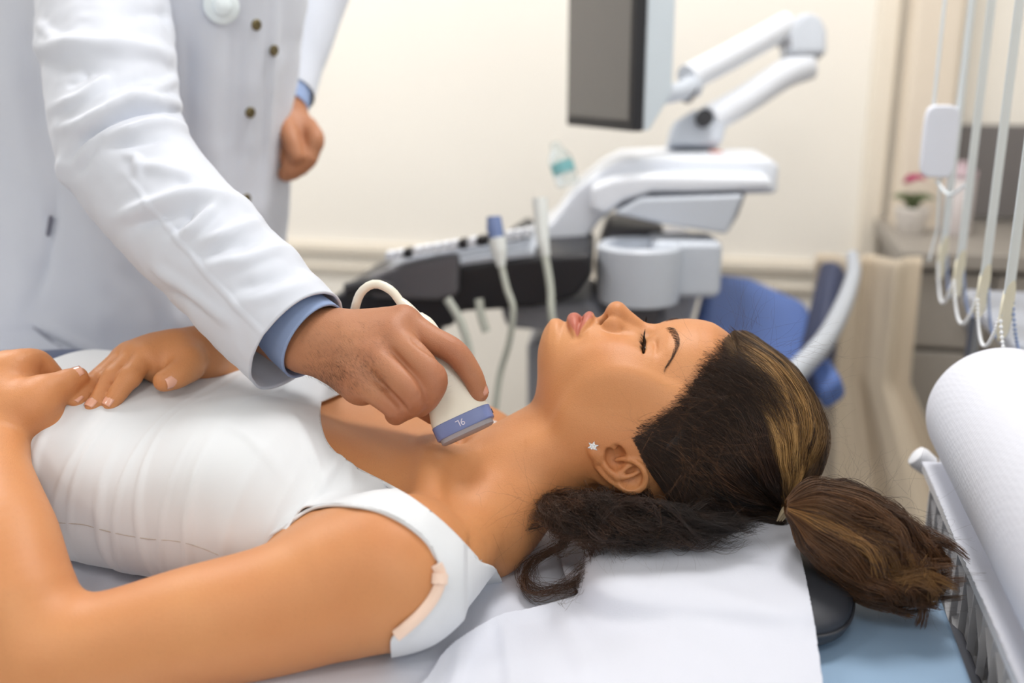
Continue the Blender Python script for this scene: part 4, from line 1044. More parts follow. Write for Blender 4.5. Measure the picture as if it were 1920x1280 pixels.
# other arm and fist
D.tube([(-.40, 1.31, 1.53), P(590, -120, 1.45), P(556, 60, 1.40), P(532, 200, 1.33)], [.055, .046, .038, .026], .02, n=30)
D.tube([P(532, 195, 1.33), P(540, 235, 1.325), P(552, 262, 1.32)], [.024, .032, .036], .012, flat=((.2, -.9, .1), .75))
for i, (m_, p_, q_) in enumerate([((578, 238), (592, 262), (580, 290)), ((566, 262), (580, 292), (566, 312)), ((550, 275), (562, 306), (550, 322)), ((535, 280), (545, 312), (536, 326))]):
    D.tube([P(*m_, 1.315), P(*p_, 1.295), P(*q_, 1.30)], [.0125, .012, .0105], .005, n=12)
D.tube([P(532, 225, 1.31), P(545, 260, 1.285), P(556, 292, 1.28)], [.014, .0125, .0105], .005, n=12)
Vd, Qd = D.mesh(); Vd, Qd = largest(Vd, Qd); Vd = relax(Vd, Qd, 2); print('doctor verts', len(Vd))
skinD = skin_mat('skin_doctor', (186, 134, 98), (166, 106, 76), (204, 148, 124), rough=.5, sss=.09, bump=.35)
dme = np_mesh('person', Vd, Qd); z0 = np.zeros(len(Vd))
kn = z0.copy()
for m_ in MC + [f_[0][2] for f_ in fing]: kn = np.maximum(kn, np.exp(-(np.linalg.norm(Vd - m_, axis=1)/.017)**4))
attr_float(dme, 'lip', z0); attr_float(dme, 'blush', kn*.8); attr_float(dme, 'dark', z0)
doctor = link('person', dme, skinD)
tag(doctor, 'standing doctor in a white coat pressing a probe to the woman\'s neck', 'person')
dd = P(899, 737, .856) - P(884, 702, .851); dd /= np.linalg.norm(dd); nn = np.array([.55, -.45, .35]); nn -= dd*(nn@dd); nn /= np.linalg.norm(nn)
nailD = mat('nail_doctor', (206, 150, 128), .25, Coat__Weight=.4, Coat__Roughness=.15)
nail_mesh(P(898, 733, .856) + nn*.0079, dd, nn, .0052, .0085).build('fingernail', nailD, doctor, solid=.0005)
# fine hair on the back of the hand
hs = Strands(); rg = np.random.default_rng(9); NDr = normals(Vd, Qd); x_, y_, d_ = proj(Vd); selv = np.nonzero((x_ > 565) & (x_ < 730) & (y_ > 600) & (y_ < 735) & (d_ < .87) & ((NDr @ -CF) > .25))[0]
pr_ = np.exp(-(((x_[selv]-645)/48)**2 + ((y_[selv]-690)/30)**2)) + .18; pr_ /= pr_.sum(); pick = rg.choice(selv, 2200, p=pr_)
dirh = (P(700, 700, .85) - P(640, 640, .85)); dirh /= np.linalg.norm(dirh); m = 5; PT = np.zeros((2200, m, 3))
for j in range(m):
    t = j/(m-1); dv = dirh + rg.normal(0, .0, 3); PT[:, j] = Vd[pick] + (dirh*.0036*t)[None] + NDr[pick]*(.0004 + .0011*math.sin(PI*t*.8))
PT += rg.normal(0, .0004, (2200, 1, 3)) + rg.normal(0, .0005, (2200, 1, 3))*np.linspace(0, 1, m)[None, :, None]
hs.add(PT, .00004*np.linspace(1, .3, m)[None], DK); hv, hf, _ = hs.mesh(); link('arm_hair', np_mesh('arm_hair', hv, hf), mat('arm_hair', (48, 32, 26), .5), doctor)
# ------------------------------------------------------------------ coat
coatM = cloth_mat('coat_cotton', (208, 213, 224), rough=.8, weave=1500, bump=.12, sheen=.25)
def px_dist(x, y, line):
    d = np.full(len(x), 1e9); L = np.array(line, float)
    for a, b in zip(L[:-1], L[1:]):
        e = b - a; hh = np.clip(((x-a[0])*e[0] + (y-a[1])*e[1])/(e@e), 0, 1); d = np.minimum(d, np.hypot(x-a[0]-e[0]*hh, y-a[1]-e[1]*hh))
    return d
def end_fade(x, y, line):
    a, b = np.array(line[0], float), np.array(line[-1], float); e = b-a; hh = np.clip(((x-a[0])*e[0] + (y-a[1])*e[1])/(e@e), 0, 1); return np.clip(1.25*np.sin(PI*hh*.86+.22), 0, 1)
def tube_grid(pts, rs, m, n, ell=1.0, up=(0, -.3, 1)):
    Q, R = spline(np.array(pts), m, rs); T = np.gradient(Q, axis=0); T /= np.linalg.norm(T, axis=1, keepdims=True); a = np.array(up, float); G = np.zeros((m, n, 3)); 
    for i in range(m):
        a = a - T[i]*(a@T[i]); a /= np.linalg.norm(a); b = np.cross(T[i], a); ph = np.arange(n)*2*PI/n
        G[i] = Q[i] + R[i]*(np.cos(ph)[:, None]*a + ell*np.sin(ph)[:, None]*b)
    return G
def fold_grid(G, folds, front=True, closed=True):
    m, n = G.shape[:2]
    V = G.reshape(-1, 3); F = []
    idx = np.arange(m*n).reshape(m, n); nx = np.roll(idx, -1, 1) if closed else None
    if closed: Q = np.stack([idx[:-1], idx[1:], nx[1:], nx[:-1]], -1).reshape(-1, 4)
    else: Q = np.stack([idx[:-1, :-1], idx[1:, :-1], idx[1:, 1:], idx[:-1, 1:]], -1).reshape(-1, 4)
    N = normals(V, Q); c = G.mean(1)
    if closed and ((N.reshape(m, n, 3)*(G - c[:, None])).sum(-1).mean() < 0): N = -N
    if not closed and (N @ -CF).mean() < 0: N = -N
    x, y, d = proj(V); dsp = np.zeros(len(V)); fw = np.clip((N @ -CF)*2 + .9, 0, 1)
    for line, amp, wd in folds:
        L = spline(np.c_[np.array(line, float), np.zeros(len(line))], 24)[:, :2]
        q = px_dist(x, y, L)/wd; dsp += amp*np.exp(-q*q)*end_fade(x, y, line)
    V = V + N*(dsp*fw)[:, None]
    return V, Q, N
folds = [
 ([(65, 69), (86, 89), (137, 88), (240, 93), (330, 113), (347, 127)], .010, 16), ([(75, 40), (90, 62), (110, 78)], .004, 9),
 ([(80, 120), (140, 128), (240, 135)], -.005, 16), ([(230, 30), (290, 28), (330, 40)], -.004, 14),
 ([(103, 203), (150, 188), (180, 165), (203, 137)], .006, 10), ([(125, 165), (150, 150), (165, 130)], -.004, 10),
 ([(215, 203), (250, 188), (300, 165), (342, 140)], .006, 11), ([(200, 170), (230, 158), (270, 150)], -.004, 12),
 ([(114, 240), (150, 238), (205, 215), (260, 196), (330, 198), (352, 212)], .009, 12),
 ([(128, 300), (150, 268), (186, 240), (240, 215), (292, 207), (350, 214)], -.011, 8),
 ([(206, 261), (240, 250), (302, 236), (354, 244)], .007, 9), ([(200, 278), (250, 270), (320, 262)], -.0045, 9),
 ([(122, 290), (120, 325), (130, 350)], .006, 9), ([(145, 330), (165, 300), (185, 270)], -.004, 10),
 ([(258, 309), (300, 318), (344, 330), (375, 352)], .005, 11), ([(240, 290), (258, 300), (262, 330)], .004, 8),
 ([(224, 407), (293, 386), (358, 369), (430, 378), (480, 400)], .0085, 13), ([(250, 425), (310, 408), (380, 396)], -.004, 12),
 ([(337, 452), (370, 425), (395, 400), (412, 385)], .006, 10), ([(318, 440), (350, 412), (365, 392)], -.004, 9),
 ([(385, 455), (430, 440), (485, 417)], .0055, 10), ([(360, 480), (420, 470), (490, 455)], -.004, 13),
 ([(400, 500), (460, 490), (520, 470), (555, 480)], .0045, 12), ([(440, 545), (500, 530), (560, 510)], -.003, 14), ([(450, 570), (520, 552), (590, 530)], .0025, 13),
 ([(290, 500), (330, 525), (390, 575), (430, 600)], .004, 11), ([(300, 540), (345, 555), (400, 590)], -.003, 10),
 ([(238, 328), (286, 389), (348, 465), (409, 534), (489, 620), (510, 645)], .0016, 4.5)]
G = tube_grid(SL, SR, 330, 200, ell=.92)
V_, Q_, N_ = fold_grid(G, folds)
Ns = V_ * 1.0; V_ = V_ + N_*(.0016*vnoise(V_, 34, 2) + .0008*vnoise(V_, 80, 4))[:, None]
sl = link('coat_sleeve', np_mesh('coat_sleeve', V_, Q_), coatM, doctor)
md = sl.modifiers.new('t', 'SOLIDIFY'); md.thickness = .0022; md.offset = -1
# hem stitching and sleeve seam
stitch = mat('stitching', (205, 208, 216), .9)
G2 = V_.reshape(330, 200, 3); hem = MB()
for k in (26,):
    ring_ = G2[k] + N_.reshape(330, 200, 3)[k]*.0002; hem.tube(np.vstack([ring_, ring_[:1]]), .00045, 5, cap=False)
hem.build('sleeve_hem', stitch, doctor)
# turned shirt cuff
shirtM = NT('blue_chambray'); co2 = shirtM.node('ShaderNodeTexCoord'); wv = shirtM.node('ShaderNodeTexWave', Scale=700.0, Distortion=1.0); shirtM.ln(co2.outputs['Object'], wv.inputs['Vector'])
mx = shirtM.node('ShaderNodeMix', _data_type='RGBA'); mx.inputs[6].default_value = srgb((112, 134, 180)); mx.inputs[7].default_value = srgb((166, 184, 216)); shirtM.ln(wv.outputs['Fac'], mx.inputs['Factor']); shirtM.ln(mx.outputs[2], shirtM.b.inputs['Base Color']); shirtM.set(Roughness=.9)
cp = [P(512, 578, .886), P(553, 611, .878), P(588, 640, .870)]
Gc = tube_grid(cp, [.0370, .0375, .0385], 24, 90, ell=.86)
# slant the opening like the photograph's
cuff = np_mesh('shirt_cuff', *(lambda r: (r[0], r[1]))(fold_grid(Gc, [([(590, 600), (600, 640), (580, 690)], .001, 8)])))
cf = link('shirt_cuff', cuff, shirtM.m, doctor); md = cf.modifiers.new('t', 'SOLIDIFY'); md.thickness = .002; md.offset = -1
# trunk of the coat: stacked oval sections leaning toward the bed
def coat_section(z):
    zz = [.45, .80, 1.05, 1.25, 1.45, 1.60]
    cx = np.interp(z, zz, [-.60, -.585, -.560, -.525, -.492, -.475]); cy = np.interp(z, zz, [1.45, 1.42, 1.37, 1.36, 1.345, 1.33])
    a = np.interp(z, zz, [.285, .262, .235, .225, .232, .19]); b = np.interp(z, zz, [.20, .185, .165, .155, .150, .13]); return cx, cy, a, b
zs_ = np.linspace(.45, 1.60, 190); nph = 260; ph = np.arange(nph)*2*PI/nph; yaw = math.radians(-14); G = np.zeros((190, nph, 3))
for i, z in enumerate(zs_):
    cx, cy, a, b = coat_section(z); e = 2.5; c, s_ = np.cos(ph), np.sin(ph); r = (np.abs(c)**e + np.abs(s_)**e)**(-1/e)
    lx, ly = a*r*c, b*r*s_; G[i] = np.stack([cx + lx*math.cos(yaw) - ly*math.sin(yaw), cy + lx*math.sin(yaw) + ly*math.cos(yaw), np.full(nph, z)], 1)
tfolds = [([(385, 40), (392, 140), (388, 260), (400, 360)], .006, 26), ([(350, 60), (352, 160), (352, 260)], -.006, 16), ([(430, 30), (428, 160), (420, 330)], -.005, 18),
 ([(515, -10), (505, 120), (497, 270), (487, 400)], .0035, 7), ([(500, -10), (492, 150), (483, 380)], -.002, 7), ([(455, 0), (447, 200), (438, 380)], -.0025, 8),
 ([(0, 60), (30, 200), (70, 330), (100, 420)], .010, 26), ([(40, 30), (70, 150), (95, 260)], -.010, 22), ([(20, 380), (50, 500), (40, 600)], .007, 22),
 ([(110, 360), (100, 440), (75, 560)], -.007, 10), ([(60, 615), (110, 640), (200, 690), (260, 720)], -.009, 7), ([(60, 600), (120, 628), (205, 676)], .006, 8),
 ([(170, 420), (200, 540), (190, 640)], .006, 28), ([(260, 480), (300, 580), (310, 640)], -.006, 26), ([(330, 580), (325, 620), (318, 660)], .004, 9), ([(230, 440), (300, 560), (360, 640)], .005, 20)]
V_, Q_, N_ = fold_grid(G, tfolds); V_ = V_ + N_*(.003*vnoise(V_*np.array([1, 1, .45]), 14, 5) + .0012*vnoise(V_, 40, 6))[:, None]
ct = link('coat_body', np_mesh('coat_body', V_, Q_), coatM, doctor); md = ct.modifiers.new('t', 'SOLIDIFY'); md.thickness = .0025
CoatV = V_; cxp, cyp, cdp = proj(CoatV); cfront = (N_ @ -CF) > .05
def coat_pt(px, py, off=.0):
    i = np.nonzero(cfront)[0]; k = i[np.argmin(np.hypot(cxp[i]-px, cyp[i]-py))]; return P(px, py, cdp[k]) + N_[k]*off, N_[k]
# second sleeve with blue cuff end
s2 = [P(600, -140, 1.45), P(566, 20, 1.41), P(545, 120, 1.375), P(534, 176, 1.35)]
V2, Q2, N2 = fold_grid(tube_grid(s2, [.075, .056, .044, .040], 60, 60), [([(548, 60), (540, 90)], .003, 8)]); o2 = link('coat_sleeve', np_mesh('coat_sleeve', V2, Q2), coatM, doctor)
V2, Q2, N2 = fold_grid(tube_grid([P(540, 150, 1.36), P(532, 204, 1.33)], [.034, .032], 12, 48), []); o2 = link('shirt_cuff', np_mesh('shirt_cuff', V2, Q2), shirtM.m, doctor)
# snap buttons
brass = mat('brass_snap', (120, 108, 78), .35, metal=.85)
for px_, py_ in [(478, 46), (511, 94), (467, 210), (459, 372)]:
    p, n_ = coat_pt(px_, py_, .003); b_ = MB(); b_.lathe(p, n_, [(-.002, .0066), (.001, .0066), (.0022, .0052), (.0022, .0035), (.0012, .003)], 18); b_.build('snap_button', brass, doctor)
# pocket slit
p1, n1 = coat_pt(97, 405, .002); p2, _ = coat_pt(91, 440, .002); MB().tube([p1, p2], .004, 8, ell=.4).build('pocket_slit', mat('slit_dark', (105, 105, 120), .9), doctor)
p = [coat_pt(a, b, .0012)[0] for a, b in [(64, 612), (100, 640), (150, 668), (200, 694), (250, 716)]]; MB().tube(p, .0016, 6, res=40).build('pocket_welt', mat('slit_grey', (160, 163, 176), .9), doctor)
# stethoscope disc hanging on the coat
st = empty('stethoscope', tuple(coat_pt(412, 12, .02)[0]), 'white round stethoscope head hanging on the doctor\'s coat at the top edge', 'stethoscope')
p, n_ = coat_pt(412, 10, .006); n_ = n_*.9 + np.array([0, -.3, 0]); stm = mat('steth_white', (226, 236, 240), .3, Coat__Weight=.5)
MB().lathe(p, n_, [(0, .019), (.003, .0205), (.007, .0200), (.009, .017), (.010, .0105), (.0145, .0095), (.016, .007), (.0165, .0001)], 40).build('chest_piece', stm, st)
MB().tube([p + n_*.009 + (0, 0, .006), p + n_*.010 + (0, 0, .03), p + (.004, -.01, .12), p + (.01, -.01, .26)], .0042, 12, res=30).build('tube', stm, st)
# ------------------------------------------------------------------ probe in the hand
hc_, tl_ = P(872, 800, .858), P(778, 592, .882)
Ax = tl_ - hc_; LA = np.linalg.norm(Ax); Ax /= LA
Wd = P(918, 762, .861) - P(814, 805, .858); Wd -= Ax*(Wd@Ax); Wd /= np.linalg.norm(Wd); Td = np.cross(Ax, Wd)
if Td @ CF > 0: Td = -Td                                # Td points to the camera
def loft(secs, nn=56, e=3.2):
    ph = np.arange(nn)*2*PI/nn; G = []
    for s_, hw, ht, off in secs:
        c, s2_ = np.cos(ph), np.sin(ph); r = (np.abs(c)**e + np.abs(s2_)**e)**(-1/e)
        G.append(hc_ + Ax*s_ + Wd*off + (hw*r*c)[:, None]*Wd + (ht*r*s2_)[:, None]*Td)
    return np.array(G)
def capped(G, name, m_, par, **k):
    b = MB(); b.grid(G, closed=True); n = G.shape[1]; b.F.append(tuple(range(n))); b.F.append(tuple(range((len(G)-1)*n, len(G)*n))); return b.build(name, m_, par, **k)
prb = empty('ultrasound_probe', tuple(hc_), 'cream handheld ultrasound probe with a blue band touching the woman\'s neck', 'probe')
cream = mat('cream_plastic', (232, 226, 210), .32, Coat__Weight=.25); bluep = mat('blue_band', (112, 124, 170), .34); lens = mat('grey_lens', (152, 146, 150), .5)
secs = [(.009, .0262, .0122, 0), (.013, .0260, .0124, 0), (.022, .0238, .0128, 0), (.032, .0205, .0132, 0), (.046, .0178, .0138, 0), (.060, .0165, .0140, 0), (.080, .0160, .0132, 0), (.098, .0130, .0110, 0), (.108, .0075, .0075, 0)]
tt_ = np.linspace(0, len(secs)-1, 60); SA = np.array(secs); sec_s = np.stack([np.interp(tt_, range(len(secs)), SA[:, k]) for k in range(4)], 1)
SQ = spline(SA[:, [0, 1, 2]], 70); capped(loft(np.c_[SQ, np.zeros(70)]), 'grip', cream, prb)
capped(loft([(-.003, .0256, .0118, 0), (-.002, .0266, .0126, 0), (.0088, .0268, .0128, 0), (.0092, .0264, .0124, 0)]), 'band', bluep, prb)
capped(loft([(-.0075, .0225, .0075, 0), (-.0065, .0242, .0095, 0), (-.0028, .0246, .0108, 0)]), 'lens', lens, prb)
mk = MB(); mk.lathe(hc_ + Ax*.003 + Wd*.0262, Wd, [(0, .0022), (.0012, .0020)], 14); mk.build('marker_dot', mat('marker', (46, 48, 66), .4), prb)
rb_ = MB(); 
for k in range(4):
    s_ = .030 + k*.0045; rb_.tube([hc_ + Ax*s_ + Wd*(q*.0085) + Td*(.0128 - .0009*q*q + .0004*k) for q in (-1, -.5, 0, .5, 1)], [.0002, .00055, .0006, .00055, .0002], 6, res=14)
rb_.build('grip_ridges', cream, prb)
tc_ = bpy.data.curves.new('printed_mark', 'FONT'); tc_.body = '9L'; tc_.size = .0082; tc_.extrude = .00006; tc_.align_x = 'CENTER'; tc_.align_y = 'CENTER'; tc_.resolution_u = 4
t0_ = bpy.data.objects.new('tmp_mark', tc_); COL.objects.link(t0_); bpy.context.view_layer.update(); me_t = bpy.data.meshes.new_from_object(t0_); bpy.data.objects.remove(t0_); me_t.name = 'printed_mark'; me_t.materials.clear()
to = link('printed_mark', me_t, mat('mark_grey', (214, 208, 222), .5), None, smooth=False)
yv = -Ax; zv = Td; xv = np.cross(yv, zv); to.parent = prb; to.matrix_parent_inverse = Matrix.Translation(prb.location).inverted()
mp = hc_ + Ax*.0032 - Wd*.002 + Td*.01285; to.matrix_world = Matrix([[xv[0], yv[0], zv[0], mp[0]], [xv[1], yv[1], zv[1], mp[1]], [xv[2], yv[2], zv[2], mp[2]], [0, 0, 0, 1]])
cb = MB(); k0 = hc_ + Ax*.104; cb.tube([k0, P(762, 577, .884), P(750, 566, .885)], [.0072, .0056, .0048], 16, res=12); cb.build('strain_relief', cream, prb)
cb = MB(); cb.tube([P(753, 569, .885), P(733, 544, .886), P(703, 532, .888), P(677, 548, .892), P(664, 585, .900), P(656, 630, .92), P(620, 680, 1.0), P(570, 705, 1.08), P(560, 820, 1.14)], .0040, 14, res=70); cb.build('cable', cream, prb)
# ================================================================== room
A_ = math.radians(13); dB = np.array([math.cos(A_), -math.sin(A_), 0]); dR = np.array([math.sin(A_), math.cos(A_), 0]); Zv = np.array([0, 0, 1.0])
def room(q, r, z): return np.array([0, 2.42, 0]) + dB*q + dR*r + Zv*z      # q along the back wall, r away from it (negative = into the room)
def rbox(name, q, r, z, m_, parent=None, bevel=0, **k):
    b = MB(); c = room((q[0]+q[1])/2, (r[0]+r[1])/2, (z[0]+z[1])/2); b.box(c, [abs(q[1]-q[0])/2, abs(r[1]-r[0])/2, abs(z[1]-z[0])/2], [dB, dR, Zv])
    return b.build(name, m_, parent, bevel=bevel, smooth=bevel > 0, **k)
wallM = mat('wall_cream', (246, 242, 234), .8, noise=.012, nscale=2, bump=.05, bscale=120)
trimM = mat('trim_cream', (236, 228, 214), .55)
floorM = mat('floor_vinyl', (176, 168, 158), .5, noise=.06, nscale=6); ceilM = mat('ceiling_white', (240, 240, 238), .9)
def struct(o): o['kind'] = 'structure'; return o
QL, QR, RN = -3.0, 1.62, -4.4
struct(rbox('wall_back', (QL, QR), (0, .12), (0, 2.7), wallM))
struct(rbox('wall_left', (QL-.12, QL), (RN, .12), (0, 2.7), wallM))
struct(rbox('wall_right', (QR, QR+.12), (RN, .12), (0, 2.7), wallM))
struct(rbox('wall_front', (QL-.12, QR+.12), (RN-.12, RN), (0, 2.7), wallM))
struct(rbox('floor', (QL-.12, QR+.12), (RN-.12, .12), (-.08, 0), floorM))
struct(rbox('ceiling', (QL-.12, QR+.12), (RN-.12, .12), (2.7, 2.78), ceilM))
# rails along the back wall
zr = .905
for i, (z0_, z1_, dp) in enumerate([(zr-.006, zr+.014, .020), (zr+.014, zr+.020, .012), (zr-.052, zr-.038, .014)]):
    struct(rbox('trim_%d' % (i+1), (QL, QR), (-dp, 0), (z0_, z1_), trimM, bevel=.004))
struct(rbox('baseboard_back', (QL, QR), (-.015, 0), (0, .09), trimM, bevel=.003))
# boxed-in pillar and pipe beside the curtain
struct(rbox('trim_4', (.80, .85), (-.03, 0), (0, 2.7), trimM, bevel=.010, seg=3))
struct(rbox('trim_5', (.86, .955), (-.14, 0), (0, 2.7), mat('pillar_beige', (226, 214, 198), .7), bevel=.014, seg=3))
# ------------------------------------------------------------------ curtain
curtM = cloth_mat('curtain_beige', (214, 200, 180), rough=.9, weave=500, sheen=.2)
m1, n1 = 60, 220; G = np.zeros((m1, n1, 3))
for i in range(m1):
    t = i/(m1-1); z = 1.03*(1-t) + .05*t; flare = np.clip((.80 - z)/.55, 0, 1)
    for j in range(n1):
        u = j/(n1-1); q = .68 + .18*u + flare*(u*.30 - .03) ; ampf = .020 + .014*flare
        r = -.52 + ampf*math.sin(u*2*PI*2.4 + .8*math.sin(t*3)) + .004*math.sin(u*2*PI*6.1 + 1) - flare*.10*u
        G[i, j] = room(q, r, z)
cu = MB().grid(G).build('curtain', curtM, solid=.003); tag(cu, 'beige gathered curtain hanging below the rail in the far right corner', 'curtain')
# ------------------------------------------------------------------ treatment bed
bedBlue = mat('bed_vinyl', (148, 176, 204), .42, noise=.02, nscale=8, bump=.15, bscale=500, bdist=.0004); railM = mat('rail_grey', (96, 98, 106), .45)
darkV = mat('dark_vinyl', (58, 60, 66), .45, bump=.2, bscale=900, bdist=.0003)
def bodyp(s, l, z): return BF.o*np.array([1, 1, 0]) + BF.R[0]*s + BF.R[1]*l + Zv*z
def bbox_(name, s, l, z, m_, parent=None, bevel=0, seg=3):
    b = MB(); b.box(bodyp(sum(s)/2, sum(l)/2, sum(z)/2), [abs(s[1]-s[0])/2, abs(l[1]-l[0])/2, abs(z[1]-z[0])/2], [BF.R[0], BF.R[1], Zv]); return b.build(name, m_, parent, bevel=bevel, seg=seg, smooth=bevel > 0)
bed = empty('examination_bed', tuple(bodyp(.5, 0, 0)), 'padded light blue treatment bed the woman lies on', 'bed')
def rrect(s0, s1, l0, l1, r, n=10):
    out = []
    for cs, cl, a0 in [(s1-r, l1-r, 0), (s0+r, l1-r, PI/2), (s0+r, l0+r, PI), (s1-r, l0+r, 3*PI/2)]:
        for k in range(n+1): a = a0 + PI/2*k/n; out.append((cs + r*math.cos(a), cl + r*math.sin(a)))
    return out
def slab(name, s0, s1, l0, l1, r, z0_, z1_, m_, par, bev=.02):
    b = MB(); b.prism(rrect(s0, s1, l0, l1, r), bodyp(0, 0, (z0_+z1_)/2), BF.R[0], BF.R[1], Zv, z1_-z0_); return b.build(name, m_, par, bevel=bev, seg=4)
def headed(name, g, z0_, z1_, m_, bev):
    pts = [(-.435-g, -.03), (-.435-g, .28), (-.425-g, .33), (-.38, .36+g), (1.5, .36+g), (1.55+g, .30), (1.55+g, -.22), (1.5, -.265-g), (.10, -.265-g), (-.05, -.23-g), (-.20, -.165-g), (-.34, -.115-g), (-.405-g, -.085)]
    q = spline(np.array(pts + pts[:1]), 140)[:-1]; b = MB(); b.prism([tuple(p) for p in q][::-1], bodyp(0, 0, (z0_+z1_)/2), BF.R[0], BF.R[1], Zv, z1_-z0_); return b.build(name, m_, bed, bevel=bev, seg=4)
headed('mattress', 0, .845, BED_Z, bedBlue, .022); headed('side_rail', .024, .800, .878, railM, .010)
for s_ in (-.20, 1.30):
    for l_ in (-.19, .28): bbox_('leg', (s_-.03, s_+.03), (l_-.03, l_+.03), (0, .80), railM, bed, .008)
bbox_('base_frame', (-.2, 1.3), (-.19, .28), (.12, .18), railM, bed, .01)
# small head cushion
pl = MB(); m_, n_ = 40, 44; s0, s1, l0, l1, zt = -.356, -.135, -.185, .108, .955
cx_, cl_, hs_, hl_ = (s0+s1)/2, (l0+l1)/2, (s1-s0)/2, (l1-l0)/2; G = np.zeros((m_, n_, 3))
for i in range(m_):
    th = -PI/2 + PI*i/(m_-1)
    for j in range(n_):
        ph_ = 2*PI*j/n_; e1, e2 = .55, .42
        f = lambda v, e: math.copysign(abs(v)**e, v)
        G[i, j] = bodyp(cx_ + hs_*f(math.cos(th), e1)*f(math.cos(ph_), e2), cl_ + hl_*f(math.cos(th), e1)*f(math.sin(ph_), e2), .934 + .0215*f(math.sin(th), e1))
pil = pl.grid(G, closed=True).build('head_cushion', darkV, None); tag(pil, 'dark grey vinyl head cushion under the woman\'s head', 'cushion')
pip_ = MB(); pip_.tube([bodyp(cx_ + hs_*1.005*math.copysign(abs(math.cos(a))**.42, math.cos(a)), cl_ + hl_*1.005*math.copysign(abs(math.sin(a))**.42, math.sin(a)), .934) for a in np.linspace(0, 2*PI, 120)], .0016, 6, cap=False); pip_.build('piping', darkV, pil)
# sheets of couch paper ------------------------------------------------
paperM = mat('couch_paper', (212, 215, 226), .85, noise=.01, bump=.35, bscale=900, bdist=.0004)
def sheet_mesh(name, srng, lrng, ns, nl, zf, clip=None, m_=paperM, label=None):
    s = np.linspace(*srng, ns); l = np.linspace(*lrng, nl); S_, L_ = np.meshgrid(s, l, indexing='ij'); Z_ = zf(S_, L_)
    V = bodyp(0, 0, 0)[None] + S_.reshape(-1, 1)*BF.R[0] + L_.reshape(-1, 1)*BF.R[1] + Z_.reshape(-1, 1)*Zv
    idx = np.arange(ns*nl).reshape(ns, nl); Q = np.stack([idx[:-1, :-1], idx[1:, :-1], idx[1:, 1:], idx[:-1, 1:]], -1).reshape(-1, 4)
    if (normals(V, Q)[:, 2].mean() < 0): Q = Q[:, ::-1]
    T3 = np.vstack([Q[:, [0, 1, 2]], Q[:, [0, 2, 3]]])
    if clip is not None: V, T3 = clip_mesh(V, T3, clip(V, S_.ravel(), L_.ravel()))
    o = link(name, np_mesh(name, V, T3), m_); md = o.modifiers.new('t', 'SOLIDIFY'); md.thickness = .0006; md.offset = 1; tag(o, label, 'paper sheet'); return o
def cush_z(S_, L_):
    """height of the cushion with soft shoulders"""
    rho = (np.abs((S_-cx_)/hs_/1.01)**(2/.42) + np.abs((L_-cl_)/hl_/1.01)**(2/.42))**(.42/2)
    a = np.sqrt(np.clip(1 - rho**(2/.55), 0, 1))**.55
    return np.where(a > 0, .934 + .0215*a, BED_Z) + .003
def nz(S_, L_, sc, seed): return vnoise(np.stack([S_.ravel(), L_.ravel(), 0*S_.ravel()], 1), sc, seed).reshape(S_.shape)
def low_z(S_, L_):
    return BED_Z + .0022 + .0012*nz(S_, L_, 16, 1) + .0005*nz(S_, L_, 55, 2) + .004*np.exp(-((L_-.19)/.05)**2)*0
low = sheet_mesh('couch_paper', (-.13, 1.2), (-.262, .345), 300, 160, low_z, label='pale grey paper sheet lying flat on the bed under the woman\'s back')
ridge_px = [(700, 1330), (790, 1280), (830, 1225), (870, 1190), (938, 1152), (985, 1142), (1040, 1128), (1085, 1112), (1062, 1085), (1050, 1040), (1040, 980)]
right_px = [(1482, 985), (1493, 1008), (1510, 1080), (1527, 1170), (1544, 1290), (1552, 1360)]
def top_z(S_, L_):
    z = cush_z(S_, L_)
    # tent: straight fall from the cushion toward the bed on the near side
    fall = np.clip((L_ - (l1-.03))/.16, 0, 1); inside = np.clip((s1 + .02 - S_)/.10, 0, 1)
    z = np.maximum(z, BED_Z + .004 + .034*(1-fall)**1.6*inside*(L_ > -.1))
    for _ in range(14):
        z[1:-1] = np.maximum(z[1:-1], (z[:-2] + 2*z[1:-1] + z[2:])/4); z[:, 1:-1] = np.maximum(z[:, 1:-1], (z[:, :-2] + 2*z[:, 1:-1] + z[:, 2:])/4)
    V = bodyp(0, 0, 0)[None] + S_.reshape(-1, 1)*BF.R[0] + L_.reshape(-1, 1)*BF.R[1] + z.reshape(-1, 1)*Zv
    x, y, d = proj(V); q = px_dist(x, y, ridge_px[:9]).reshape(z.shape)
    z = z + .0065*np.exp(-((q-6)/16)**2)*(1 + .5*nz(S_, L_, 40, 8)); 
    for line, am, wd in [([(870, 1190), (862, 1225), (850, 1290)], .003, 14), ([(938, 1152), (950, 1200), (960, 1290)], .0035, 16), ([(1035, 1130), (1060, 1170), (1100, 1260)], .003, 22),
                         ([(1040, 1160), (1250, 1180), (1400, 1290)], -.002, 30), ([(1130, 1090), (1300, 1100), (1500, 1180)], .0025, 26), ([(1180, 1040), (1350, 1030), (1500, 1040)], .0012, 22)]:
        q = px_dist(x, y, line).reshape(z.shape); z = z + am*np.exp(-(q/wd)**2)
    return z + .0026*nz(S_, L_, 11, 4) + .0009*nz(S_, L_, 42, 6)
def top_clip(V, s, l):
    x, y, d = proj(V); pp = np.vstack([spline(np.array(ridge_px + [(1120, 900)], float), 90), spline(np.array([(1480, 900)] + right_px, float), 60), [(1560, 1500), (500, 1500)]])
    ser = (.8*vnoise(np.stack([y, 0*y, 0*y], 1), .45, 9) + .4*np.sin(y*1.9))*(x > 1400)
    return poly_sd(x + ser, y, pp)
toppaper = sheet_mesh('couch_paper', (-.36, .10), (-.19, .355), 330, 380, top_z, clip=top_clip, label='white creased paper sheet draped over the head cushion toward the camera')
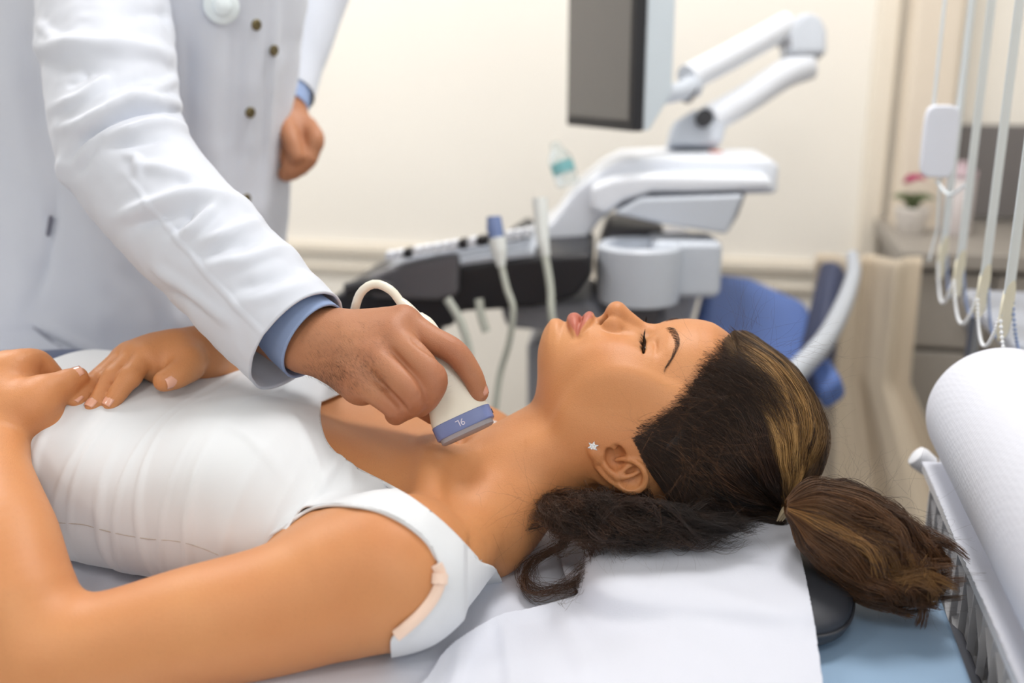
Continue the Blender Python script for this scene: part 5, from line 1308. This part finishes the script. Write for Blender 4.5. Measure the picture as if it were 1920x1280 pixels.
# ------------------------------------------------------------------ paper roll and radiator
rollM = mat('embossed_paper', (216, 219, 230), .8)
nt = rollM.node_tree; co3 = nt.nodes.new('ShaderNodeTexCoord'); vo = nt.nodes.new('ShaderNodeTexVoronoi'); vo.inputs['Scale'].default_value = 230; nt.links.new(co3.outputs['Object'], vo.inputs['Vector']); vo.inputs['Randomness'].default_value = .25
bu = nt.nodes.new('ShaderNodeBump'); bu.inputs['Strength'].default_value = .35; bu.inputs['Distance'].default_value = .0008; nt.links.new(vo.outputs['Distance'], bu.inputs['Height']); nt.links.new(bu.outputs['Normal'], nt.nodes['Principled BSDF'].inputs['Normal'])
rR = np.array([.225, .974, 0]); rR /= np.linalg.norm(rR); rc = P(1874, 775, 1.0); roll = empty('paper_roll', tuple(rc - Zv*.07), 'large white roll of couch paper resting at the right edge', 'paper roll')
b_ = MB(); b_.lathe(rc, -rR, [(0, .022), (0, .066), (.002, .0690), (.005, .0700), (.30, .0700), (.50, .0700), (.503, .066), (.503, .022)], 96, ref=(0, 0, 1)); b_.build('wound_paper', rollM, roll)
b_ = MB(); b_.lathe(rc + rR*.004, -rR, [(0, .018), (0, .0225), (.51, .0225), (.51, .018)], 40); b_.build('core', mat('cardboard', (190, 170, 140), .9), roll)
# loose strip that runs down from the roll onto the rack
st0 = P(1728, 868, 1.03); st1 = P(1784, 858, 1.03); rad_z = st0[2]
flatG = np.zeros((240, 14, 3)); rs2 = np.random.default_rng(4)
for i in range(240):
    a = -rR*(.47*i/239)
    for j in range(14):
        t = j/13; w_ = .075; p = st0 + a + dB*(w_*t) + Zv*(.0012*math.sin(i*.045 + t*2) + .012*max(0, t-.75)**2*16); 
        if j == 0: p = p + dB*.0007*rs2.uniform(-1, 1)
        flatG[i, j] = p + Zv*.0015
MB().grid(flatG).build('loose_strip', paperM, roll, solid=.0008)
radM = mat('radiator_white', (224, 224, 228), .4); radS = mat('radiator_core', (186, 184, 184), .45)
rad = empty('radiator', tuple(st0*np.array([1, 1, 0])), 'white wall radiator with slanted fins under the paper roll', 'radiator')
def radp(a, b, z): return st0 - rR*a + dB*b + Zv*(z - 0)
def rdbox(b, a, bb, z): b.box(radp(sum(a)/2, sum(bb)/2, sum(z)/2), [abs(a[1]-a[0])/2, abs(bb[1]-bb[0])/2, abs(z[1]-z[0])/2], [rR, dB, Zv]); return b
rdbox(MB(), (-.01, .50), (.002, .075), (-.012, -.002)).build('top_plate', radM, rad, bevel=.002)
rdbox(MB(), (-.01, .50), (.064, .075), (-.55, -.012)).build('back_panel', radM, rad, bevel=.002)
for k in range(2): rdbox(MB(), (-.01 + k*.50, .0 + k*.50), (.012, .07), (-.55, -.012)).build('end_panel', radM, rad, bevel=.002)
for k in range(14):
    a = .004 + k*.036; b_ = MB(); rdbox(b_, (a, a+.0022), (.010, .016), (-.54, -.012)); b_.build('fin', radM, rad, smooth=False)
sl_ = MB()
for k in range(14):
    for zz in np.arange(-.035, -.5, -.052):
        a = .004 + k*.036; c0, c1 = radp(a, .012, zz), radp(a + .036, .012, zz - .030); c2, c3 = radp(a + .036, .045, zz - .020), radp(a, .045, zz + .010)
        V = [c0, c1, c2, c3]; sl_.add(V + [v - Zv*.0016 for v in V], [(0, 1, 2, 3), (7, 6, 5, 4), (0, 4, 5, 1), (1, 5, 6, 2), (2, 6, 7, 3), (3, 7, 4, 0)])
sl_.build('louvres', radM, rad, smooth=False)
rdbox(MB(), (-.006, .49), (.046, .050), (-.54, -.014)).build('inner_panel', radS, rad)
rdbox(MB(), (-.03, -.011), (.03, .05), (-.60, -.50)).build('pipe', radM, rad)
kb = MB(); kc = radp(-.018, .004, -.004); kb.lathe(kc, -dB*.8 + Zv*.6, [(-.012, .008), (-.009, .0115), (.004, .0125), (.009, .011), (.011, .006)], 20); kb.build('valve_knob', mat('valve_white', (232, 234, 240), .35), rad)
rdbox(MB(), (-.022, .0), (.02, .06), (-.012, .014)).build('bracket', radM, rad, bevel=.003)
# ------------------------------------------------------------------ vertical blind
slatM = mat('blind_white', (226, 234, 240), .55); beadM = mat('bead_white', (236, 240, 246), .3); beadB = mat('bead_blue', (150, 170, 214), .3); wtM = mat('weight_ivory', (232, 228, 208), .4)
bs = empty('vertical_blind', (0.5, 1.1, 1.0), 'white vertical blind slats with bead chains at the right edge', 'blind')
spots = [(1771, 452, 1.40, 0), (1802, 480, 1.26, 1), (1848, 508, 1.14, 2), (1893, 540, 1.03, 3), (1962, 570, .94, 4)]
ends = []
rail_z = 2.35
for (px_, py_, d_, k) in spots:
    p = P(px_, py_, d_); vd = p - CAM; vd[2] = 0; vd /= np.linalg.norm(vd); sd = np.array([vd[1], -vd[0], 0])
    ang = math.radians(7); wd_ = vd*math.cos(ang) + sd*math.sin(ang); nrm = np.cross(wd_, Zv)
    b_ = MB(); b_.box(p + Zv*((rail_z - p[2])/2), [.036, .0005, (rail_z - p[2])/2], [wd_, nrm, Zv]); b_.build('slat', slatM, bs)
    a2 = math.radians(8.5); w2 = vd*math.cos(a2) + sd*math.sin(a2); n2 = np.cross(w2, Zv); hh = .030
    out = [(.036*math.copysign(abs(math.cos(a))**.5, math.cos(a)), hh*math.copysign(abs(math.sin(a))**.8, math.sin(a))) for a in np.linspace(0, 2*PI, 28, endpoint=False)]
    b_ = MB(); b_.prism(out, p - Zv*(hh - .006), w2, Zv, n2, .0025); b_.build('bottom_weight', wtM, bs)
    ends.append((p - Zv*.022, w2))
def beads(a, b, sag, m_, name, r=.0021):
    n = max(6, int((np.linalg.norm(b-a) + sag*1.5)/.0052)); bb = MB()
    for k in range(n+1):
        t = k/n; c = a*(1-t) + b*t - Zv*sag*4*t*(1-t); bb.lathe(c - Zv*r, Zv, [(0.0002, r*.3), (r*.5, r*.85), (r, r), (r*1.5, r*.85), (r*1.98, r*.3)], 8)
    bb.tube([a*(1-t) + b*t - Zv*sag*4*t*(1-t) for t in np.linspace(0, 1, 24)], .0005, 5)
    return bb.build(name, m_, bs)
for (pa, wa), (pb, wb) in zip(ends[:-1], ends[1:]):
    beads(pa - wa*.034, pb - wb*.034, .045, beadM, 'bead_chain'); beads(pa + wa*.034, pb + wb*.034, .050, beadB, 'bead_chain')
b_ = MB(); b_.box((P(1840, 0, 1.2)*np.array([1, 1, 0]) + Zv*(rail_z+.012)), [.02, .35, .014], [dB, dR, Zv]); b_.build('head_rail', slatM, bs, bevel=.003)
cw = empty('cord_weight', tuple(P(1762, 330, 1.32)), 'white rounded plastic weight hanging on the blind cords left of the slats', 'cord weight')
c = P(1761, 265, 1.32); sd = np.array([.97, -.22, 0]); b_ = MB(); out = [(.0215*math.copysign(abs(math.cos(a))**.45, math.cos(a)), .047*math.copysign(abs(math.sin(a))**.35, math.sin(a))) for a in np.linspace(0, 2*PI, 40, endpoint=False)]
b_.prism(out, c, sd, Zv, np.cross(sd, Zv), .018); b_.build('casing', mat('weight_white', (230, 234, 246), .35), cw, bevel=.003)
for off, m__ in ((-.012, slatM), (.020, slatM)):
    MB().tube([c + sd*off + Zv*.04, c + sd*off + Zv*.6, c + sd*off + Zv*(rail_z - c[2])], .0022, 8).build('cord', m__, cw)
MB().tube([c + sd*.006 - Zv*.046, c + sd*.010 - Zv*.115, c + sd*.004 - Zv*.16], .0016, 8).build('cord', slatM, cw)
a, b2 = c + sd*.002 - Zv*.052, P(1812, 345, 1.26); MB().tube([a, (a+b2)/2 - Zv*.016, b2], .002, 8, res=16).build('cord', slatM, cw)
# ------------------------------------------------------------------ cabinets in the corner
cabM = mat('cabinet_grey', (132, 126, 120), .5, noise=.03); cabD = mat('cabinet_light', (150, 144, 137), .45); steelM = mat('steel', (150, 156, 168), .25, metal=.9)
def wallq(px, r, z):   # q where the line r,z crosses a picture column
    lo, hi = -2.5, 3.0
    for _ in range(50):
        m = (lo+hi)/2; 
        if proj(room(m, r, z)[None])[0][0] < px: lo = m
        else: hi = m
    return (lo+hi)/2
rc_ = -.44; q0 = wallq(1692, rc_, .9) ; q1 = q0 + .30
cab = empty('base_cabinet', tuple(room(q0+.15, -.3, 0)), 'grey two-door base cabinet behind the blind cords', 'cabinet')
rbox('carcass', (q0, q1), (rc_+.02, -.02), (.08, 1.00), cabM, cab, bevel=.003)
rbox('worktop', (q0-.015, q1+.01), (rc_-.015, -.006), (1.00, 1.03), cabD, cab, bevel=.004)
rbox('plinth', (q0+.01, q1-.01), (rc_+.06, -.1), (0, .08), cabM, cab)
for k, (a, b) in enumerate([(q0+.004, q0+.148), (q0+.152, q1-.004)]):
    dr = rbox('door', (a, b), (rc_, rc_+.018), (.10, .84), cabD, cab, bevel=.003); dw = rbox('drawer', (a, b), (rc_, rc_+.018), (.85, .99), cabD, cab, bevel=.003)
    for dz, par in ((.80, dr), (.895, dw)):
        kx = b - .03 if k == 0 else a + .03; kp = room(kx, rc_ - .002, dz); MB().lathe(kp, -dR, [(0, .006), (.012, .005), (.016, .012), (.022, .013), (.027, .009), (.028, .0005)], 20).build('knob', steelM, par)
rbox('steel_edge', (q1+.012, q1+.05), (rc_-.02, -.02), (.0, 1.02), steelM, None, bevel=.004)
o = bpy.data.objects['steel_edge']; o.name = 'steel_post'; tag(o, 'narrow steel post between the grey cabinet and the black cupboard', 'post')
blk = mat('black_front', (34, 36, 44), .35); fr = empty('dark_cupboard', tuple(room(q1+.35, -.3, 0)), 'black cupboard with a pale grey tray-like top right of the cabinet', 'cupboard')
rbox('carcass', (q1+.06, QR-.02), (rc_, -.02), (0, .86), blk, fr, bevel=.004); rbox('door', (q1+.065, q1+.38), (rc_-.018, rc_-.002), (.06, .84), blk, fr, bevel=.003); rbox('handle', (q1+.34, q1+.35), (rc_-.04, rc_-.018), (.5, .72), steelM, fr, bevel=.003)
qq = wallq(1690, -.05, 1.15); bp_ = empty('back_panel', tuple(room(qq+.3, -.03, 1.0)), 'dark grey splash panel on the wall behind the blind', 'wall panel')
rbox('panel', (qq, QR-.02), (-.03, 0), (1.04, 1.235), mat('panel_grey', (112, 108, 108), .3), bp_, bevel=.002); rbox('panel_frame', (qq-.012, qq), (-.035, 0), (1.04, 1.245), steelM, bp_)
# pan handle-like dark arc on the splash panel: kettle standing on the cupboard
ket = empty('kettle', tuple(room(q1+.20, -.25, .86)), 'dark rounded kettle standing on the black cupboard', 'kettle'); kc_ = room(q1+.20, -.25, .862)
MB().lathe(kc_, Zv, [(0, .07), (.01, .085), (.08, .085), (.16, .065), (.19, .045), (.20, .01)], 32).build('body', blk, ket)
MB().tube([kc_ + dB*.05 + Zv*.17, kc_ + dB*.09 + Zv*.22, kc_ + dB*.13 + Zv*.16, kc_ + dB*.085 + Zv*.05], .010, 10, res=20).build('handle', blk, ket)
# flower in a small pot on the worktop
fl = P(1704, 452, 2.02); fz = 1.03; fq = fl.copy(); fq[2] = fz
plant = empty('potted_flower', tuple(fq), 'small magenta flower in a white pot on the cabinet worktop', 'plant')
MB().lathe(fq, Zv, [(0, .024), (.002, .026), (.05, .034), (.052, .032), (.044, .026)], 24).build('pot', mat('pot', (220, 214, 208), .5), plant)
mg = mat('petal_magenta', (176, 40, 100), .7); pt = MB(); rf = np.random.default_rng(8)
for k in range(26):
    a = rf.uniform(0, 2*PI); e = rf.uniform(.1, 1.2); c = fq + Zv*.098 + np.array([math.cos(a)*math.sin(e), math.sin(a)*math.sin(e), math.cos(e)])*.018; u = np.array([-math.sin(a), math.cos(a), 0]); v = np.cross(u, c - fq - Zv*.09); v /= np.linalg.norm(v)
    pt.prism([(.013*math.cos(t), .010*math.sin(t)) for t in np.linspace(0, 2*PI, 8, endpoint=False)], c, u, v, np.cross(u, v), .0012)
pt.build('blossom', mg, plant, smooth=False); gm = mat('leaf_green', (92, 104, 70), .6); lf = MB()
for k in range(9):
    a = k*2*PI/9; d0 = np.array([math.cos(a), math.sin(a), 0]); lf.tube([fq + Zv*.045, fq + Zv*.075 + d0*.02, fq + Zv*.070 + d0*.042], [.003, .007, .001], 6, res=8, ell=.3)
lf.build('leaves', gm, plant)
wb = empty('white_canister', tuple(fq + dB*.10), 'pale lidded canister beside the magenta flower', 'canister'); wq = fq + dB*.085
MB().lathe(wq, Zv, [(0, .026), (.003, .028), (.11, .028), (.113, .026)], 24).build('body', mat('canister', (214, 206, 206), .5), wb); MB().lathe(wq + Zv*.113, Zv, [(0, .029), (.014, .029), (.018, .012), (.022, .010), (.03, .012), (.033, .002)], 24).build('lid', mat('canister_lid', (198, 178, 186), .5), wb)
# pale tray cart in front of the black cupboard
tr_c = P(1905, 605, 1.35); trc = empty('instrument_cart', tuple(tr_c*np.array([1, 1, 0])), 'pale grey instrument cart at the right edge under the blind', 'cart')
tb = MB(); tb.box(tr_c + dB*.06, [.10, .16, .012], [dB, dR, Zv]); tb.build('tray', mat('tray_grey', (188, 194, 208), .35), trc, bevel=.008)
for a in (-.02, .14):
    for b in (-.14, .14): MB().tube([tr_c + dB*a + dR*b - Zv*.012, tr_c*np.array([1, 1, 0]) + dB*a + dR*b + Zv*.01], .009, 10).build('leg', steelM, trc)
# ------------------------------------------------------------------ blue armchair behind the bed
blueV = mat('chair_blue', (84, 112, 176), .6, noise=.03, nscale=12); navyV = mat('chair_navy', (54, 62, 92), .55); silver = mat('chair_silver', (196, 202, 212), .3, metal=.25)
ch = empty('armchair', tuple(P(1430, 640, 1.72)*np.array([1, 1, 0])), 'blue upholstered chair with a curved silver armrest behind the woman\'s head', 'chair')
def quadpad(pts, th, name, m_, bev):
    b = MB(); pts = [np.array(p) for p in pts]; n = np.cross(pts[1]-pts[0], pts[2]-pts[0]); n /= np.linalg.norm(n)
    b.add([p + n*th/2 for p in pts] + [p - n*th/2 for p in pts], [tuple(range(len(pts))), tuple(range(len(pts), 2*len(pts)))[::-1]] + [(i, len(pts)+i, len(pts)+(i+1) % len(pts), (i+1) % len(pts)) for i in range(len(pts))]); return b.build(name, m_, ch, bevel=bev, seg=4)
quadpad([P(1322, 528, 1.90), P(1400, 536, 1.90), P(1510, 590, 1.86), P(1560, 735, 1.62), P(1270, 735, 1.62)], .07, 'seat', blueV, .025)
quadpad([P(1545, 500, 1.78), P(1585, 500, 1.74), P(1545, 745, 1.55), P(1490, 735, 1.62)], .05, 'side_pad', navyV, .02)
quadpad([P(1520, 700, 1.60), P(1556, 676, 1.60), P(1586, 728, 1.55), P(1540, 760, 1.55)], .05, 'seat_edge', blueV, .015)
MB().tube([P(1598, 478, 1.70), P(1600, 515, 1.67), P(1580, 575, 1.62), P(1545, 640, 1.56), P(1490, 700, 1.50), P(1440, 745, 1.47), P(1400, 800, 1.45)], [.012, .015, .018, .020, .021, .021, .02], 18, res=60, ell=.8).build('armrest', silver, ch)
for px_ in (1330, 1480):
    a = P(px_, 760, 1.7); MB().tube([a, a*np.array([1, 1, 0]) + Zv*.02], .018, 12).build('leg', silver, ch)
# small dark castor on the floor side
# ------------------------------------------------------------------ ultrasound machine
um = empty('ultrasound_machine', tuple(P(1200, 500, 1.9)*np.array([1, 1, 0])), 'white and grey ultrasound machine with monitor, jointed arm and black control panel', 'ultrasound machine')
usW = mat('us_white', (228, 232, 240), .4, Coat__Weight=.1); usG = mat('us_grey', (150, 152, 160), .5); usD = mat('us_dark', (96, 94, 98), .5); usB = mat('us_black', (26, 26, 32), .45); usL = mat('us_lightgrey', (196, 202, 212), .45)
# monitor
mr, ml = P(1186, 247, 1.50), P(1062, 238, 1.68); H_ = .36; ex = ml - mr; ex[2] = 0; wM = np.linalg.norm(ex); ex /= wM; nrm = np.cross(ex, Zv); nrm *= -1 if nrm @ np.array([-1, -.3, 0]) < 0 else 1
mo = MB(); base = mr*1.0; 
def mbx(a, b, z0_, z1_, t0, t1, name, m_, par, bev=0): 
    return MB().box(base + ex*(a+b)/2 + Zv*(z0_+z1_)/2 - nrm*(t0+t1)/2, [abs(b-a)/2, abs(t1-t0)/2, abs(z1_-z0_)/2], [ex, nrm, Zv]).build(name, m_, par, bevel=bev, seg=3)
mon = mbx(0, wM, 0, H_, 0, .020, 'monitor', usB, um, .003)
scr = mat('screen_glass', (112, 110, 108), .22); mbx(.012, wM-.006, .016, H_-.02, -.0008, .001, 'screen', scr, mon)
hb = MB(); o_ = base - nrm*.020; hb.prism([(0, 0), (0, H_), (.045, H_), (.045, .075), (.012, .0)], o_, -nrm, Zv, ex, 1); hb.V = []; hb.F = []; hb.n = 0
pf = [(0, .0), (.012, .002), (.050, .055), (.050, H_-.03), (.020, H_), (0, H_)]
V = [o_ - nrm*a + Zv*b for a, b in pf] + [o_ + ex*(wM) - nrm*a + Zv*b for a, b in pf]; n = len(pf)
hb.add(V, [tuple(range(n)), tuple(range(n, 2*n))[::-1]] + [(i, n+i, n+(i+1) % n, (i+1) % n) for i in range(n)]); hb.build('back_shell', mat('us_shell', (206, 216, 224), .4), mon, bevel=.004)
# jointed arm
MB().tube([P(1238, 178, 1.60), P(1272, 172, 1.62), P(1300, 160, 1.64)], [.016, .015, .020], 14, res=10).build('monitor_mount', usL, um)
MB().lathe(P(1292, 176, 1.64), CF, [(-.02, .011), (.02, .011)], 16).build('tilt_joint', usD, um)
def bar(pts, w, h_, name, m_, bev=.008):
    b = MB(); G = tube_grid(pts, [w]*len(pts), 20, 24, ell=h_); q = np.arange(24)*2*PI/24
    b.grid(G, closed=True); b.F.append(tuple(range(24))); b.F.append(tuple(range(19*24, 20*24))); return b.build(name, m_, um)
bar([P(1288, 148, 1.64), P(1380, 100, 1.70), P(1474, 48, 1.76)], .0235, .9, 'upper_arm', usW)
b_ = MB(); b_.prism([(x*.001, y*.001) for x, y in [(-34, -36), (34, -36), (34, 6), (26, 30), (6, 42), (-20, 34), (-38, 8)]], P(1506, 74, 1.77), CR, CU, CF, .062); b_.build('elbow_joint', usL, um, bevel=.012, seg=4)
MB().box(P(1466, 70, 1.765), [.006, .030, .025], [CR*.86 + CU*.5, -CR*.5 + CU*.86, CF]).build('joint_ring', usG, um, bevel=.003)
bar([P(1518, 122, 1.77), P(1470, 140, 1.76), P(1400, 185, 1.74), P(1328, 226, 1.70)], .0260, .9, 'lower_arm', usW)
MB().lathe(P(1321, 221, 1.665), CF, [(-.004, .0145), (.01, .0145)], 24).build('pivot_cap', usB, um)
b_ = MB(); b_.prism([(x*.001*.92, y*.001*.92) for x, y in [(-50, -34), (48, -34), (58, 6), (30, 30), (0, 34), (-40, 10)]], P(1300, 243, 1.71), CR, CU, CF, .05); b_.build('arm_base', usL, um, bevel=.008)
# housing: swept nose and shelf
def px_prism(pts, d, th, name, m_, bev=.008, par=um):
    """side outline standing in the machine's own long plane, given real thickness"""
    pc_ = P(1200, 420, d); n = np.array([.10, .995, 0]); n /= np.linalg.norm(n); V = [hit(x, y, pc_, n) for x, y in pts]; k = len(V)
    b = MB(); b.add([v - n*th/2 for v in V] + [v + n*th/2 for v in V], [tuple(range(k)), tuple(range(k, 2*k))[::-1]] + [(i, k+i, k+(i+1) % k, (i+1) % k) for i in range(k)]); return b.build(name, m_, par, bevel=bev, seg=3)
px_prism([(1040, 400), (1080, 345), (1130, 305), (1165, 288), (1250, 284), (1430, 288), (1444, 300), (1440, 350), (1300, 352), (1220, 352), (1160, 372), (1125, 400), (1085, 455), (1040, 478), (960, 472), (985, 440)], 1.72, .20, 'housing', usW, .018)
px_prism([(1108, 345), (1150, 330), (1220, 322), (1440, 326), (1446, 352), (1300, 356), (1222, 356), (1172, 372), (1135, 398), (1110, 390)], 1.59, .07, 'shelf_lip', usW, .010)
px_prism([(1150, 392), (1200, 364), (1388, 358), (1358, 430), (1240, 412)], 1.60, .10, 'side_cover', usL, .006)
MB().tube([P(1392, 360, 1.585), P(1378, 400, 1.585), P(1358, 432, 1.585)], .006, 8).build('cover_edge', usG, um)
MB().lathe(P(1342, 287, 1.68), Zv, [(0, .012), (.004, .011)], 16).build('red_key', mat('red_key', (196, 120, 104), .5), um)
px_prism([(1118, 470), (1138, 412), (1240, 414), (1252, 470), (1230, 600), (1120, 600)], 1.74, .20, 'column', usD, .01)
px_prism([(1235, 450), (1290, 446), (1320, 470), (1300, 520), (1262, 640), (1225, 760), (1000, 760), (1000, 600), (1120, 590), (1230, 560)], 1.80, .30, 'body', usG, .015)
c_ = P(1196, 566, 1.56); 
b_ = MB(); b_.lathe(c_, Zv, [(0, .050), (.004, .062), (.080, .066), (.082, .066), (.088, .066), (.094, .060), (.090, .050), (.06, .045)], 36); b_.build('cup_holder', usL, um)
b_ = MB(); b_.box(c_ + np.array([.075, .05, .05]), [.055, .05, .045]); b_.build('holder_block', usL, um, bevel=.012)
MB().tube([P(1262, 470, 1.56), P(1262, 560, 1.56)], .008, 8, ell=.5).build('holder_slot', usG, um)
# control panel
u0, u1 = P(652, 548, 1.50), P(1106, 455, 1.60)
def cpn(pts_top, pts_bot, th, name, m_, bev): return None
px_prism([(648, 536), (690, 512), (760, 492), (900, 470), (1000, 458), (1112, 452), (1112, 492), (1085, 530), (1010, 548), (880, 556), (868, 582), (800, 590), (720, 582), (652, 556)], 1.56, .22, 'control_panel', usB, .012)
px_prism([(690, 516), (760, 492), (860, 474), (862, 500), (860, 552), (820, 560), (700, 556)], 1.44, .03, 'panel_end', usD, .008)
px_prism([(700, 512), (770, 486), (900, 462), (1010, 448), (1010, 462), (900, 478), (760, 504)], 1.555, .20, 'panel_face', usL, .004)
kb_ = MB(); rk = np.random.default_rng(6); keys = []
for i in range(16):
    for j in range(5):
        a = P(735 + i*17, 486 - i*2.9 - (0 if i < 9 else 0), 1.47 + j*.042); keys.append(a)
kw, kd = MB(), MB()
for i, a in enumerate(keys): (kd if rk.uniform() < .45 else kw).box(a + Zv*.006, [.0055, .013, .006], [dB, dR, Zv])
kw.build('white_keys', usW, um, smooth=False); kd.build('black_keys', usB, um, smooth=False)
px_prism([(930, 452), (985, 415), (1000, 425), (955, 462)], 1.62, .12, 'hinge', usB, .006)
px_prism([(690, 575), (850, 575), (835, 612), (790, 640), (745, 622), (700, 600)], 1.60, .14, 'under_tray', usB, .012)
MB().tube([P(648, 545, 1.44), P(690, 536, 1.44), P(735, 540, 1.44)], [.011, .012, .009], 12, res=10).build('grip_handle', usB, um)
px_prism([(948, 548), (1110, 540), (1150, 590), (1110, 600), (960, 590)], 1.66, .2, 'knee_cover', usG, .012)
for k, (px_, d_) in enumerate([(1040, 1.68), (1260, 1.68), (1040, 1.98), (1260, 1.98)]):
    a = P(px_, 760, d_)*np.array([1, 1, 0]) + Zv*.05; MB().lathe(a - CR*.02, CR, [(0, .045), (.005, .05), (.035, .05), (.04, .045)], 24).build('castor', usB, um)
MB().box(P(1150, 760, 1.83)*np.array([1, 1, 0]) + Zv*.16, [.17, .22, .05]).build('foot', usG, um, bevel=.02)
MB().tube([P(1150, 650, 1.83), P(1150, 760, 1.83)*np.array([1, 1, 0]) + Zv*.16], .09, 24).build('stand', usG, um)
# probes parked in the holders, their cables
cabW = mat('cable_grey', (184, 188, 178), .5); pW = mat('probe_white', (222, 226, 224), .4); pB = mat('probe_blue', (110, 128, 172), .4)
p1_ = empty('ultrasound_probe', tuple(P(927, 462, 1.40)), 'parked ultrasound probe with a blue head standing in the panel holder', 'probe')
MB().tube([P(926, 406, 1.40), P(928, 430, 1.40), P(932, 448, 1.40)], [.010, .012, .009], 14, ell=.8).build('blue_head', pB, p1_)
MB().tube([P(932, 446, 1.40), P(936, 470, 1.40), P(940, 500, 1.40)], [.0125, .011, .006], 14, res=14).build('grip', pW, p1_)
MB().tube([P(940, 498, 1.40), P(950, 540, 1.40), P(962, 580, 1.40), P(955, 640, 1.41), P(938, 700, 1.42), P(928, 770, 1.42)], .0048, 10, res=50).build('cable', cabW, p1_)
p2_ = empty('ultrasound_probe', tuple(P(1012, 470, 1.42)), 'parked slim white ultrasound probe nearer the machine housing', 'probe')
MB().tube([P(1012, 372, 1.42), P(1014, 400, 1.42), P(1018, 450, 1.42), P(1024, 480, 1.42)], [.011, .0105, .009, .006], 14, res=24).build('grip', pW, p2_)
MB().tube([P(1022, 478, 1.42), P(1032, 540, 1.42), P(1036, 600, 1.42), P(1060, 680, 1.44), P(1080, 780, 1.45)], .0056, 10, res=40).build('cable', cabW, p2_)
for i, (ln_, lb) in enumerate([([(898, 560), (902, 590), (912, 622)], 'short cable end hanging below the control panel'), ([(838, 560), (862, 600), (878, 650), (880, 700), (876, 780)], 'pale cable hanging left of the short cable end')]):
    o = MB().tube([P(x, y, 1.42) for x, y in ln_], .0062, 10, res=40).build('cable', cabW); tag(o, lb, 'cable')
# gel bottle on the housing
gb = empty('gel_bottle', tuple(P(1058, 350, 1.62)), 'small clear bottle with a teal label beside the machine housing', 'bottle'); cl = NT('clear_plastic'); cl.set(Base__Color=(.9, .95, .95, 1), Roughness=.15); cl.b.inputs['Transmission Weight'].default_value = .75; cl.b.inputs['IOR'].default_value = 1.3
q_ = P(1066, 346, 1.64); axb = P(1040, 268, 1.64) - q_; lb_ = np.linalg.norm(axb); axb /= lb_
MB().lathe(q_, axb, [(0, .016), (.002, .019), (.045, .019), (.055, .014), (.062, .009), (lb_, .008)], 24).build('body', cl.m, gb)
MB().lathe(q_ + axb*.020, axb, [(0, .0194), (.018, .0194)], 24).build('label', mat('teal_label', (120, 178, 182), .5), gb)
# small dark object far right behind the hair
# ------------------------------------------------------------------ lamps, window light
lampM = NT('lamp_panel'); lampM.b.inputs['Emission Color'].default_value = (1, .97, .93, 1); lampM.b.inputs['Emission Strength'].default_value = 2.0
for k, (q, r) in enumerate([(-1.1, -.75), (.55, -1.0), (-1.1, -3.0), (.55, -3.0)]):
    e = empty('ceiling_light', tuple(room(q, r, 2.68))); tag(e, 'flat square ceiling light panel number %d' % (k+1), 'ceiling light', 'ceiling light panels')
    e['label'] = 'flat square ceiling light panel outside the picture'
    rbox('diffuser', (q-.28, q+.28), (r-.28, r+.28), (2.675, 2.683), lampM.m, e); rbox('frame', (q-.30, q+.30), (r-.30, r+.30), (2.683, 2.699), trimM, e)
# ================================================================== camera, light
cam = bpy.data.cameras.new('camera'); co_ = bpy.data.objects.new('camera', cam); COL.objects.link(co_)
cam.lens = 35; cam.sensor_width = 36; co_.location = CAM; co_.rotation_euler = (PI/2 - TH, 0, 0)
cam.dof.use_dof = True; cam.dof.focus_distance = .85; cam.dof.aperture_fstop = 2.4; cam.clip_start = .02
SC.camera = co_
def area(name, loc, target, size, energy, col=(1, 1, 1), sy=None):
    l = bpy.data.lights.new(name, 'AREA'); l.energy = energy; l.color = col; l.shape = 'RECTANGLE'; l.size = size; l.size_y = sy or size
    o = bpy.data.objects.new(name, l); COL.objects.link(o); o.location = loc
    o.rotation_euler = (Vector(target) - Vector(loc)).to_track_quat('-Z', 'Y').to_euler(); return o
def rl(name, q, r, z, tq, tr, tz, sx, sy, en, col): return area(name, tuple(room(q, r, z)), tuple(room(tq, tr, tz)), sx, en, col, sy)
# daylight from the windows on the right and behind the camera, ceiling panels
rl('window_daylight', QR-.10, -2.9, 1.75, -.2, -1.6, 1.0, 1.8, 1.3, 11, (.88, .94, 1.0))
rl('front_window_daylight', -.9, RN+.15, 1.8, -.1, -1.4, 1.0, 2.2, 1.4, 5, (.95, .97, 1.0))
for q, r, en in [(-1.1, -.75, 17), (.55, -1.0, 13), (-1.1, -3.0, 5), (.55, -3.0, 5)]: rl('ceiling_lamp', q, r, 2.665, q, r, 0, .5, .5, en, (1.0, .98, .96))
w = bpy.data.worlds.new('world'); SC.world = w; w.use_nodes = True; w.node_tree.nodes['Background'].inputs[0].default_value = (.9, .94, 1, 1); w.node_tree.nodes['Background'].inputs[1].default_value = .3
SC.view_settings.view_transform = 'Standard'; SC.view_settings.look = 'None'; SC.view_settings.exposure = 0.42; SC.view_settings.gamma = 1.0; SC.view_settings.use_curve_mapping = False
SC.cycles.max_bounces = 7; SC.cycles.diffuse_bounces = 4; SC.cycles.glossy_bounces = 3; SC.cycles.transmission_bounces = 5; SC.cycles.adaptive_threshold = 0.03
